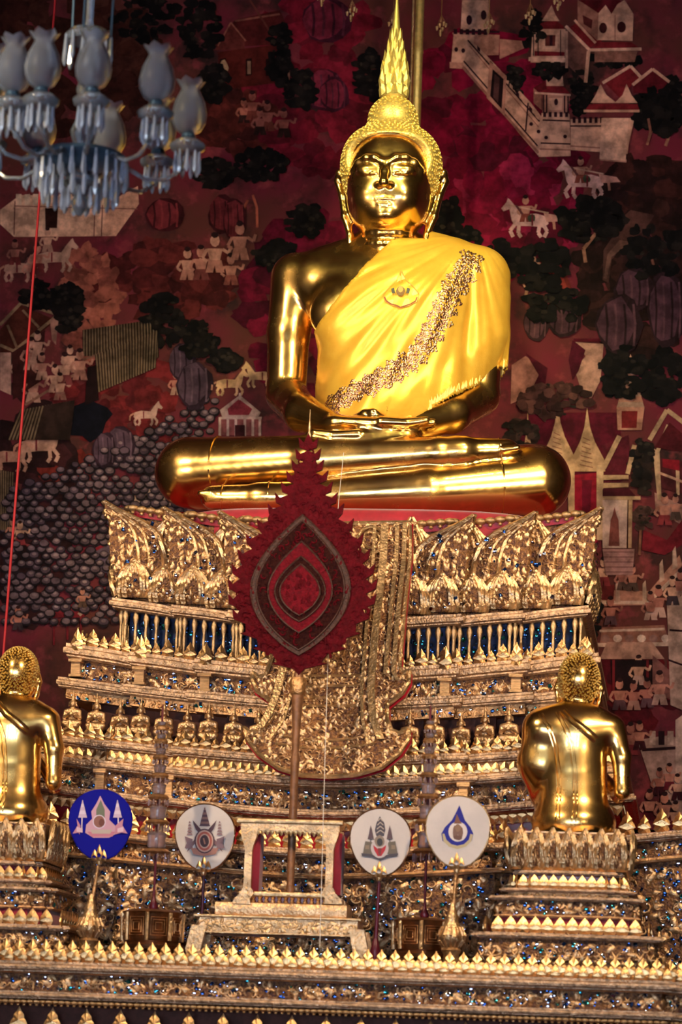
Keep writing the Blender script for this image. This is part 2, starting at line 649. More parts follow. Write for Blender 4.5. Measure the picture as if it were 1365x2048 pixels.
patch('painted_ground', 1300, 380, 90, 60, ['2A1210', '3A1A16', '241010'], 20, 45)
patch('painted_ground', 1240, 1380, 120, 70, ['4A0C16', '5A1018', '3E0A12'], 22, 45)
patch('painted_ground', 60, 1000, 90, 240, ['2A1214', '341618', '241012'], 26, 50)
patch('painted_ground', 140, 950, 60, 40, ['5E1E1A', '6A221C'], 14, 34)

# --- the walled town, upper right
p = Paint()
p.poly([(905, 65), (1000, 70), (998, 110), (925, 112)], CREAM2)
p.poly([(1000, 78), (1048, 82), (1052, 95), (1000, 118)], CREAM2)
p.poly([(925, 0), (978, 0), (980, 60), (922, 62)], CREAM)
p.line([(922, 62), (1000, 64)], 4, INK)
for k in range(6):
    p.poly([(908 + k * 12, 58), (915 + k * 12, 58), (915 + k * 12, 70), (908 + k * 12, 70)], INK)
p.blob(939, 40, 6, 10, INK, 10, .02).blob(968, 30, 6, 10, INK, 10, .02)
p.poly([(908, 68), (950, 70), (935, 130), (902, 136)], CREAM)
p.blob(913, 99, 4, 5, INK, 8, .02).blob(927, 101, 4, 5, INK, 8, .02)
p.poly([(900, 124), (932, 126), (930, 138), (900, 136)], CREAM2)
p.poly([(936, 75), (975, 112), (1062, 205), (1085, 235), (1078, 312), (1040, 268), (926, 128)], CREAM)
p.line([(936, 80), (1080, 243)], 3, INK).line([(940, 92), (1078, 254)], 2, CREAM3).line([(928, 122), (1076, 292)], 3, INK).line([(926, 134), (1078, 306)], 5, CREAM3)
for k in range(11):
    x, y = 942 + k * 13, 76 + k * 15
    p.poly([(x, y), (x + 6, y + 6), (x + 6, y + 14), (x, y + 8)], INK if k % 2 else CREAM)
p.poly([(980, 122), (1014, 152), (1010, 232), (974, 196)], CREAM2)
p.poly([(986, 138), (1008, 158), (1004, 218), (981, 192)], DARK)
p.poly([(990, 148), (1000, 156), (997, 206), (987, 194)], '4A2A28')
p.line([(1057, 206), (1052, 262)], 3, INK)
for x, y in ((1063, 248), (1078, 263)):
    p.blob(x, y, 4, 4, INK, 8, .02)
p.poly([(1084, 226), (1140, 228), (1142, 312), (1078, 314)], CREAM)
p.line([(1086, 240), (1140, 242)], 3, INK).line([(1082, 286), (1142, 288)], 3, INK).line([(1080, 298), (1142, 300)], 3, CREAM3)
for k in range(5):
    p.poly([(1087 + k * 11, 224), (1093 + k * 11, 224), (1093 + k * 11, 234), (1087 + k * 11, 234)], INK)
p.blob(1093, 275, 4, 4, INK, 8, .02).blob(1131, 273, 4, 4, INK, 8, .02)
p.poly([(1142, 238), (1270, 236), (1258, 290), (1256, 308), (1142, 300)], CREAM)
p.line([(1142, 252), (1205, 252)], 3, INK).line([(1142, 292), (1205, 296)], 3, CREAM3)
for k in range(6):
    p.poly([(1146 + k * 11, 234), (1152 + k * 11, 234), (1152 + k * 11, 246), (1146 + k * 11, 246)], INK)
p.poly([(1204, 236), (1258, 236), (1252, 322), (1200, 318)], 'CC9680')
p.poly([(1214, 250), (1246, 250), (1242, 306), (1211, 304)], DARK)
p.poly([(1220, 252), (1232, 252), (1230, 290), (1218, 292)], '5A3430')
p.line([(1201, 318), (1254, 322)], 6, CREAM2)
p.build('painted_fortress', wall_back)
p = Paint()
p.poly([(1078, 168), (1092, 165), (1130, 175), (1142, 188), (1086, 190)], TILE)
p.poly([(1068, 175), (1090, 162), (1095, 178), (1072, 186)], TILE2)
p.poly([(1092, 150), (1126, 152), (1128, 172), (1094, 172)], CREAM)
p.poly([(1086, 190), (1140, 190), (1138, 228), (1086, 226)], CREAM2)
p.poly([(1098, 196), (1126, 196), (1124, 220), (1098, 220)], CREAM).blob(1113, 204, 4, 7, INK, 9, .02)
p.poly([(1068, 176), (1084, 190), (1084, 220), (1068, 206)], CREAM3)
for x in (1088, 1094, 1130, 1137):
    p.line([(x, 190), (x, 226)], 3, INK)
p.line([(1070, 186), (1142, 190)], 4, 'CC9680')
p.poly([(1078, 48), (1108, 38), (1128, 52), (1128, 58), (1066, 60)], TILE)
p.poly([(1092, 30), (1104, 10), (1112, 30), (1120, 42), (1084, 42)], CREAM)
p.poly([(1066, 58), (1132, 58), (1130, 125), (1062, 125)], CREAM)
p.poly([(1086, 66), (1118, 66), (1116, 98), (1086, 98)], 'CC9680').poly([(1091, 70), (1112, 70), (1111, 92), (1091, 92)], '5A2420').poly([(1100, 70), (1106, 70), (1106, 92), (1100, 92)], INK)
p.poly([(1070, 102), (1130, 104), (1130, 112), (1070, 112)], TILE)
for x in (1068, 1077, 1122):
    p.line([(x, 60), (x, 112)], 2, INK)
p.line([(1058, 118), (1132, 120)], 8, 'CC9680')
p.poly([(1132, 52), (1180, 100), (1172, 165), (1134, 128)], '6A4038')
p.poly([(1136, 56), (1158, 44), (1208, 80), (1178, 98)], TILE)
p.line([(1132, 52), (1180, 100)], 6, 'CC9680').line([(1150, 40), (1192, 86)], 5, CREAM)
p.line([(1178, 102), (1172, 165)], 7, CREAM).line([(1134, 62), (1134, 136)], 5, CREAM)
p.poly([(1156, 0), (1198, 22), (1196, 82), (1156, 44)], CREAM3)
p.poly([(1166, 30), (1186, 40), (1184, 58), (1168, 48)], '4A1A1A')
p.poly([(1158, 0), (1240, 0), (1266, 28), (1200, 28)], TILE2)
p.poly([(1198, 26), (1212, 10), (1224, 28), (1236, 8), (1250, 0), (1268, 28), (1266, 82), (1196, 80)], CREAM)
p.blob(1207, 56, 8, 11, '3A1416', 12, .02).blob(1244, 54, 9, 11, '3A1416', 12, .02).line([(1231, 30), (1231, 80)], 2, CREAM3)
p.poly([(1182, 98), (1200, 84), (1262, 84), (1284, 98)], TILE).line([(1180, 100), (1284, 98)], 6, 'CC9680')
p.poly([(1190, 103), (1276, 102), (1270, 124), (1190, 124)], CREAM3)
p.poly([(1210, 165), (1262, 132), (1282, 152), (1240, 196)], TILE).line([(1206, 166), (1262, 132), (1284, 156)], 6, 'CC9680')
p.poly([(1268, 168), (1306, 138), (1338, 164), (1318, 186), (1268, 186)], TILE2).line([(1266, 170), (1306, 138), (1340, 164)], 6, CREAM)
p.poly([(1182, 206), (1192, 190), (1202, 168), (1214, 190), (1232, 204), (1246, 190), (1254, 168), (1264, 190), (1276, 206)], CREAM)
p.poly([(1180, 208), (1276, 208), (1280, 222), (1170, 222)], TILE).line([(1168, 222), (1280, 222)], 5, CREAM)
p.build('painted_palace', wall_back)
random.seed(5)
for a in [(1100, 140, 30, 16), (1165, 175, 22, 34), (1230, 120, 50, 18), (1160, 212, 20, 14), (1030, 160, 16, 30), (1065, 60, 20, 40)]:
    tree(*a, n=26, s=10)
tree(1320, 220, 50, 48, [(1297, 285), (1302, 262), (1296, 228)], n=80, s=14)
tree(1345, 180, 24, 26, None, n=20)
p = Paint().line([(1295, 290), (1304, 262), (1298, 230)], 5, '9A6450').line([(1332, 292), (1342, 264), (1334, 232)], 6, '9A6450')
p.build('painted_trunk', wall_back)

# --- horsemen right of the head
for x, y in ((1168, 392), (1058, 470)):
    horse(x, y, 74, -1, 'C8948C')
    p = Paint()
    figure(p, x - 6, y - 26, 52, 'A8705E', '7A3A30')
    p.blob(x + 6, y - 34, 8, 8, '3E4030', 9, .1)
    p.line([(x - 40, y - 60), (x + 40, y - 44)], 3, 'B88A78')
    p.poly([(x + 30, y - 44), (x + 66, y - 38), (x + 74, y - 28), (x + 36, y - 26)], 'B87C70')
    p.build('painted_rider', wall_back)

# --- hills, trees, rocks on the right
tree(1180, 440, 62, 46, None, n=90, s=14)
p = Paint().line([(1172, 525), (1168, 498), (1190, 470), (1216, 452), (1216, 436), (1202, 428)], 7, 'A06A54').line([(1216, 446), (1228, 436)], 4, 'A06A54')
p.build('painted_trunk', wall_back)
tree(1085, 530, 50, 52, None, n=70, s=13)
p = Paint().line([(1052, 592), (1056, 574), (1084, 556), (1088, 536), (1070, 520), (1064, 498)], 6, 'A87460').line([(1088, 548), (1096, 528)], 4, 'A87460').line([(1054, 580), (1046, 566)], 4, 'A87460')
p.build('painted_trunk', wall_back)
tree(1005, 520, 40, 36, None, n=50, s=13)
tree(890, 430, 30, 42, None, n=40, s=13)
tree(915, 475, 46, 18, None, n=24, s=13)
tree(1310, 500, 60, 60, [(1308, 530), (1300, 500)], n=60, s=12)
tree(1325, 750, 46, 54, None, n=60, s=14)
tree(1245, 745, 40, 50, None, n=50, s=14)
tree(1110, 610, 60, 34, None, n=44, s=14)
tree(1110, 800, 70, 34, None, n=60, cols=['4A2A28', '3A201E', '583430', '2A1716'], s=12)
tree(1040, 870, 34, 30, None, n=40, cols=['2A1A18', '3A2622', '1E1412'], s=10)
p = Paint()
p.poly([(1262, 420), (1240, 440), (1225, 475), (1208, 500), (1206, 560), (1218, 566), (1224, 520), (1250, 486), (1290, 462), (1310, 430)], '4A2C26')
p.poly([(1240, 480), (1216, 508), (1208, 556), (1214, 558), (1224, 514), (1262, 484)], '6A463C')
p.build('painted_hill', wall_back)
p = Paint()
p.poly([(1085, 500), (1105, 500), (1130, 540), (1150, 590), (1100, 590), (1098, 540)], '6A2420')
p.poly([(1100, 505), (1122, 540), (1138, 582), (1112, 586), (1108, 540)], '843028')
p.build('painted_hill', wall_back)
rocks([(1074, 646, 26, 38), (1130, 640, 36, 34), (1270, 580, 40, 44), (1240, 650, 46, 60), (1335, 620, 40, 80)], ('4E2E36', '2C181C', '5E3A40'))
p = Paint()
p.poly([(1052, 712), (1090, 740), (1088, 776), (1040, 800), (1022, 808), (1024, 730)], 'A0665C').poly([(1052, 706), (1096, 736), (1090, 778), (1030, 812), (1060, 788), (1078, 750)], '4A0E1E')
p.poly([(1150, 684), (1208, 688), (1202, 760), (1182, 800), (1160, 770), (1150, 740), (1172, 712)], 'B07E6E').poly([(1146, 680), (1172, 700), (1158, 742), (1146, 760), (1138, 720)], '4A0E1E').line([(1148, 680), (1214, 680)], 6, '5A1020')
p.poly([(1240, 638), (1252, 646), (1256, 662), (1246, 670), (1238, 656)], 'B48A70')
p.build('painted_cliff', wall_back)
p = Paint()
for k in range(9):
    w = 28 - k * 3
    p.poly([(1262 - w, 815 - k * 11), (1262 + w, 815 - k * 11), (1262 + w - 4, 803 - k * 11), (1262 - w + 4, 803 - k * 11)], CREAM2 if k % 2 else 'A07868')
p.poly([(1258, 720), (1266, 720), (1262, 708)], CREAM)
p.poly([(1234, 814), (1290, 814), (1284, 860), (1236, 860)], CREAM2).poly([(1244, 822), (1276, 822), (1274, 856), (1244, 856)], '6A1A1C')
p.build('painted_shrine', wall_back)
# --- the palace of spires beside the right knee
p = Paint()
p.poly([(1060, 825), (1240, 825), (1245, 905), (1215, 1000), (1000, 1000), (1000, 905)], '4E0C1C')
p.poly([(1205, 890), (1258, 870), (1262, 950), (1205, 990)], '521420')
for x, y0, w in ((1056, 820, 12), (1116, 805, 26), (1175, 815, 28)):
    p.poly([(x, y0), (x + w * .22, y0 + 40), (x + w * .55, y0 + 68), (x + w * 1.3, y0 + 108), (x + w * 1.3, y0 + 128), (x - w * 1.3, y0 + 128), (x - w * 1.2, y0 + 108), (x - w * .5, y0 + 68), (x - w * .2, y0 + 40)], 'B08466')
    for k in range(7):
        p.line([(x - w * .3 - k, y0 + 60 + k * 9), (x + w * .2 + k, y0 + 66 + k * 9)], 1.6, '7A4A3C')
p.poly([(1148, 950), (1198, 945), (1196, 1090), (1150, 1090)], '8A1428').poly([(1165, 960), (1185, 960), (1180, 1040), (1165, 1020)], '641024')
p.poly([(1136, 930), (1150, 932), (1150, 1050), (1138, 1050)], 'B48A6C').poly([(1194, 930), (1208, 930), (1206, 1080), (1194, 1080)], 'BC9274')
p.line([(1208, 936), (1240, 872)], 10, 'B48A6C').line([(1256, 948), (1270, 890)], 9, 'B48A6C')
p.poly([(1206, 950), (1258, 950), (1258, 958), (1206, 960)], 'B48A6C').poly([(1206, 966), (1258, 966), (1258, 974), (1206, 976)], 'B48A6C')
p.poly([(1206, 978), (1258, 976), (1276, 996), (1206, 996)], '44101A').line([(1206, 996), (1282, 996)], 7, 'B48A6C')
p.poly([(1206, 1000), (1256, 1000), (1254, 1096), (1206, 1096)], 'C0998A').poly([(1258, 1000), (1266, 1000), (1264, 1096), (1257, 1096)], 'B08466')
p.poly([(1218, 1092), (1222, 1040), (1226, 1030), (1230, 1014), (1234, 1030), (1238, 1040), (1240, 1092)], '7A4038')
p.poly([(1206, 1098), (1270, 1098), (1266, 1150), (1212, 1150)], 'A0706A')
for k in range(5):
    p.line([(1208, 1104 + k * 10), (1268, 1104 + k * 10)], 1.6, '704444')
p.build('painted_pavilion', wall_back)
p = Paint()
p.line([(1300, 880), (1335, 820), (1375, 850)], 9, 'B48A6C').line([(1315, 905), (1338, 850), (1375, 880)], 8, 'B48A6C')
p.poly([(1310, 895), (1340, 845), (1375, 875), (1375, 905)], '4A1218').poly([(1318, 915), (1375, 925), (1375, 990), (1322, 975)], '4A1A1E')
p.poly([(1306, 895), (1320, 905), (1324, 1000), (1316, 1000)], 'B48A6C').poly([(1352, 920), (1360, 920), (1360, 990), (1354, 990)], 'B48A6C')
p.poly([(1326, 918), (1360, 920), (1360, 942), (1326, 934)], '7A1420').line([(1318, 945), (1370, 965)], 5, CREAM)
p.build('painted_pavilion', wall_back)
tree(1285, 930, 20, 60, None, n=50, cols=['1E1412', '281A16', '140E0E'], s=11)
tree(1290, 1035, 18, 26, [(1280, 1110), (1282, 1060)], n=22, cols=['4A2E2A', '3A2420', '5A3A34'], s=9)
p = Paint()
p.poly([(1310, 985), (1365, 1010), (1365, 1050), (1312, 1020)], 'A87468').poly([(1288, 1060), (1335, 1080), (1365, 1040), (1365, 1090), (1330, 1110), (1284, 1100)], '6A1620')
p.poly([(1195, 1180), (1300, 1182), (1360, 1110), (1366, 1130), (1300, 1210), (1195, 1212)], CREAM2).line([(1195, 1205), (1298, 1205), (1364, 1140)], 7, 'C29A88')
for x in (1196, 1232, 1286, 1320, 1346):
    p.poly([(x, 1168 if x < 1290 else 1158 - (x - 1290)), (x + 6, 1160 if x < 1290 else 1148 - (x - 1290)), (x + 10, 1205 if x < 1290 else 1190 - (x - 1290)), (x, 1205 if x < 1290 else 1196 - (x - 1290))], 'B48A78')
p.poly([(1204, 1170), (1230, 1170), (1228, 1200), (1204, 1200)], '5A1A1A')
p.build('painted_courtyard', wall_back)
random.seed(9)
people([(1188, 1170), (1208, 1172), (1246, 1180), (1266, 1182), (1330, 1050), (1352, 1040), (1346, 1210), (1362, 1200)], 58)
p = Paint()
p.poly([(1205, 1255), (1330, 1250), (1340, 1290), (1200, 1290)], CREAM3).line([(1200, 1262), (1330, 1258)], 5, 'C29A88').line([(1196, 1290), (1340, 1288)], 8, 'C29A88')
for k in range(6):
    p.blob(1212 + k * 24, 1277, 9, 8, 'D0A898' if k % 2 else '8A6058', 10, .04)
p.poly([(1215, 1284), (1305, 1284), (1330, 1318), (1200, 1318)], 'A87868').poly([(1222, 1320), (1310, 1320), (1308, 1380), (1226, 1380)], '1E0C10')
for x in (1228, 1296, 1312, 1338):
    p.line([(x, 1320), (x, 1400)], 5, '6A1A20')
p.poly([(1306, 1310), (1345, 1345), (1345, 1400), (1306, 1385)], '7A4A44')
p.poly([(1335, 1210), (1366, 1190), (1366, 1420), (1342, 1410)], 'B08878').line([(1340, 1260), (1366, 1262)], 4, INK).line([(1338, 1320), (1366, 1330)], 4, INK)
p.build('painted_house', wall_back)
people([(1246, 1375), (1278, 1370), (1240, 1420), (1268, 1420), (1295, 1415), (1320, 1410), (1222, 1250), (1302, 1240), (1318, 1235)], 62, cloths=('B08478', '9A6A60', '5A3A40'))
p = Paint()
p.poly([(1275, 1480), (1340, 1470), (1365, 1480), (1365, 1640), (1340, 1600), (1305, 1570)], 'A07A70').line([(1285, 1500), (1365, 1495)], 6, INK)
for k in range(4):
    p.poly([(1300 + k * 18, 1462), (1312 + k * 18, 1462), (1312 + k * 18, 1490), (1300 + k * 18, 1490)], 'B89284' if k % 2 == 0 else INK)
p.poly([(1352, 1440), (1366, 1430), (1366, 1560), (1352, 1560)], 'B89284')
p.build('painted_gatehouse', wall_back)
people([(1262, 1510), (1280, 1500), (1320, 1590), (1340, 1580), (1356, 1600), (1330, 1650), (1352, 1660), (1300, 1640)], 60, cloths=('5A1620', '3A1018', '7A2A2E'))
tree(1180, 1230, 22, 50, None, n=44, s=10)

# --- upper left: house, people, trees, the pale terrace under the chandelier
p = Paint()
p.poly([(430, 95), (470, 40), (560, 20), (585, 75), (545, 90)], '4A1616').line([(470, 42), (560, 28)], 4, '7A4438').line([(500, 0), (548, 75)], 4, '5A2A24')
p.poly([(436, 90), (462, 45), (490, 80), (490, 100), (430, 100)], '5A2420').line([(436, 92), (462, 45), (492, 82)], 3, '8A5040')
p.poly([(436, 104), (560, 88), (560, 165), (440, 180)], '4A1612')
for x in (440, 492, 532):
    p.poly([(x, 118), (x + 12, 116), (x + 12, 150), (x, 152)], '1A0808')
p.blob(448, 136, 9, 18, 'A07A5C', 9, .2).poly([(495, 122), (502, 122), (502, 148), (495, 148)], '7A5A48')
p.build('painted_house', wall_back)
random.seed(14)
people([(488, 246), (505, 240), (535, 262), (520, 270), (568, 275)], 56, skins=('9A5848', '8A4A40'), cloths=('6A3028', '2A1614'))
people([(375, 560), (402, 560), (430, 545), (462, 570), (480, 520)], 72, skins=('B8806C', 'A86C5C'), cloths=('A86C5C', '8A4A40', '6A3430'))
for a in [(430, 165, 26, 34), (520, 330, 50, 30), (430, 345, 40, 26), (600, 180, 30, 40), (560, 110, 20, 60), (610, 440, 34, 32), (290, 30, 70, 50), (400, 60, 40, 60), (555, 510, 40, 26), (740, 150, 26, 50)]:
    tree(*a, None, n=46, s=12)
rocks([(445, 430, 28, 40), (470, 440, 24, 44), (330, 430, 38, 34)], ('6A2428', '3A1216', '7A2C2E'))
rocks([(650, 180, 40, 44), (670, 190, 30, 36), (655, 40, 50, 46)], ('6E2030', '3A1220', '54202E'))
p = Paint().line([(482, 460), (486, 420), (496, 400)], 5, 'A0503C').line([(515, 455), (514, 415), (506, 390)], 5, 'A0503C').line([(578, 178), (578, 140), (566, 110)], 4, '9A6450').line([(584, 175), (596, 140)], 4, '9A6450')
p.build('painted_trunk', wall_back)
p = Paint()
p.poly([(40, 390), (270, 395), (276, 372), (278, 408), (232, 472), (28, 474), (0, 448), (0, 420)], 'D09A80')
p.poly([(232, 472), (278, 408), (276, 372), (215, 405), (205, 470)], 'C08A72')
for k in range(11):
    p.poly([(32 + k * 17, 388 + (k % 2)), (43 + k * 17, 388), (43 + k * 17, 410), (32 + k * 17, 410)], 'DAA68C')
p.poly([(85, 405), (120, 405), (118, 462), (86, 462)], 'C89880').poly([(90, 416), (116, 416), (114, 456), (91, 456)], '2A1210')
p.line([(30, 412), (275, 418)], 2, '7A4A40').line([(30, 402), (28, 470)], 2, '6A3A34').line([(190, 410), (188, 472)], 2, '6A3A34').line([(205, 410), (203, 472)], 2, '6A3A34')
p.build('painted_terrace', wall_back)
horse(40, 560, 60, 1, 'A87868')
horse(110, 540, 64, 1, 'B08472')
people([(60, 560), (30, 530), (75, 545), (95, 505)], 56, cloths=('6A2A2A', 'A07060'))
p = Paint()
p.poly([(0, 660), (40, 610), (112, 640), (35, 705), (0, 705)], '4A2018').line([(0, 650), (42, 606), (112, 628)], 6, '8A6A50').line([(0, 690), (28, 702), (118, 628)], 6, '8A6A50').line([(15, 650), (34, 696)], 5, '7A5A44').line([(45, 620), (78, 655)], 5, '7A5A44')
p.poly([(0, 705), (22, 705), (22, 790), (0, 780)], 'B08070').poly([(24, 705), (90, 660), (85, 760), (26, 800)], '3A1816')
p.poly([(100, 640), (118, 630), (112, 690), (104, 680)], '9A6A5C')
p.build('painted_house', wall_back)
random.seed(31)
people([(36, 760), (62, 740), (75, 720), (84, 760), (110, 785), (130, 770), (160, 760), (120, 800), (66, 805), (140, 745)], 60, skins=('B88472', 'A06A5C'), cloths=('A87868', '6A3030', '8A5A50'))
p = Paint()


def fence(p, quad, n, c1='6A5440', c2='2A1A16'):
    (a, b, c, d) = quad
    p.poly(quad, c2)
    for k in range(n):
        t = (k + .5) / n
        p.line([(a[0] + (b[0] - a[0]) * t, a[1] + (b[1] - a[1]) * t), (d[0] + (c[0] - d[0]) * t, d[1] + (c[1] - d[1]) * t)], abs(b[0] - a[0]) / n * .5, c1)


fence(p, [(165, 660), (315, 638), (318, 715), (165, 712)], 26)
fence(p, [(190, 710), (316, 660), (312, 735), (196, 785)], 22)
fence(p, [(40, 820), (150, 800), (140, 880), (15, 880)], 18)
fence(p, [(0, 940), (28, 945), (25, 1060), (0, 1060)], 6)
p.line([(50, 810), (172, 735)], 5, '7A5244').line([(165, 720), (250, 690)], 4, '7A5244')
p.poly([(175, 735), (192, 730), (198, 800), (170, 810)], '1A0A0C')
p.build('painted_fence', wall_back)
for a in [(140, 620, 24, 50), (95, 590, 50, 26), (330, 640, 40, 50), (400, 680, 34, 34), (450, 720, 26, 16)]:
    tree(*a, None, n=44, s=13)
p = Paint()
p.poly([(140, 815), (180, 800), (215, 815), (226, 828), (212, 845), (204, 870), (180, 885), (165, 872), (140, 870), (145, 845), (134, 830)], '0C0A14')
p.build('painted_tree', wall_back)
rocks([(365, 725, 28, 40), (390, 770, 36, 48), (240, 890, 34, 36), (210, 900, 24, 36)], ('4A3440', '2C1A24', '5E4450'))
horse(460, 788, 52, 1, 'C0906C')
horse(520, 772, 50, -1, 'C0946C')
horse(292, 848, 46, 1, 'B08478')
horse(80, 920, 74, 1, 'B08070')
horse(20, 940, 66, 1, 'A87464')
people([(352, 790), (60, 880), (25, 1080), (40, 1090), (36, 1260), (165, 1215)], 44)
p = Paint()
p.poly([(440, 820), (480, 790), (522, 825), (514, 838), (446, 838)], 'B89284').poly([(455, 818), (478, 798), (505, 818), (498, 830), (458, 830)], '8A3038')
p.poly([(438, 838), (524, 838), (522, 870), (440, 870)], '8A4A48')
for x in (440, 456, 472, 490, 506, 520):
    p.line([(x, 834), (x, 872)], 5, 'C49E90')
p.poly([(470, 850), (490, 850), (490, 872), (470, 872)], '3A1418').line([(440, 836), (524, 836)], 5, 'C49E90')
p.line([(480, 786), (480, 800)], 4, 'C49E90')
p.build('painted_pavilion', wall_back)
# --- the sea of rounded waves
random.seed(3)
p = Paint(step=0.0003)
row = 0
y = 800
while y < 1245:
    x = 10 + (row % 2) * 10
    while x < 440:
        # the water lies below a slanting shore
        shore = 960 - 0.45 * (x - 70) if x < 300 else 860 - (x - 300) * .6
        lim = 330 + (1245 - y) * .25
        if y > shore and x < lim and random.random() < .93:
            jx, jy = random.uniform(-3, 3), random.uniform(-3, 3)
            k = random.uniform(.8, 1.15)
            p.blob(x + jx, y + jy, 11 * k, 9 * k, '1E141A', 10, .06)
            p.blob(x + jx, y + jy - 1.5, 8.5 * k, 6 * k, random.choice(['4E3A44', '5A444C', '44323C', '664E54']), 9, .1)
            p.blob(x + jx, y + jy - 3, 4.5 * k, 3 * k, random.choice(['8A6E70', '7A6064', '6A5258']), 7, .12)
        x += 20
    y += 13
    row += 1
p.build('painted_waves', wall_back)
p = Paint()
p.poly([(270, 990), (300, 960), (345, 985), (350, 1040), (262, 1040)], 'B08A7C').line([(268, 992), (350, 990)], 4, '8A5A54').poly([(274, 1005), (282, 1005), (282, 1036), (272, 1036)], '3A1A1E')
p.poly([(180, 1105), (250, 1070), (250, 1135), (195, 1150)], '5A4450').line([(180, 1105), (250, 1068)], 6, '7A1C28')
p.poly([(108, 1215), (140, 1195), (165, 1215), (170, 1235), (104, 1235)], '6A1A22').line([(108, 1235), (108, 1290)], 4, '6A1A22').line([(135, 1235), (135, 1280)], 4, '6A1A22').line([(162, 1235), (162, 1280)], 4, '6A1A22')
p.line([(158, 1230), (192, 1195)], 8, '9A7468')
p.build('painted_house', wall_back)


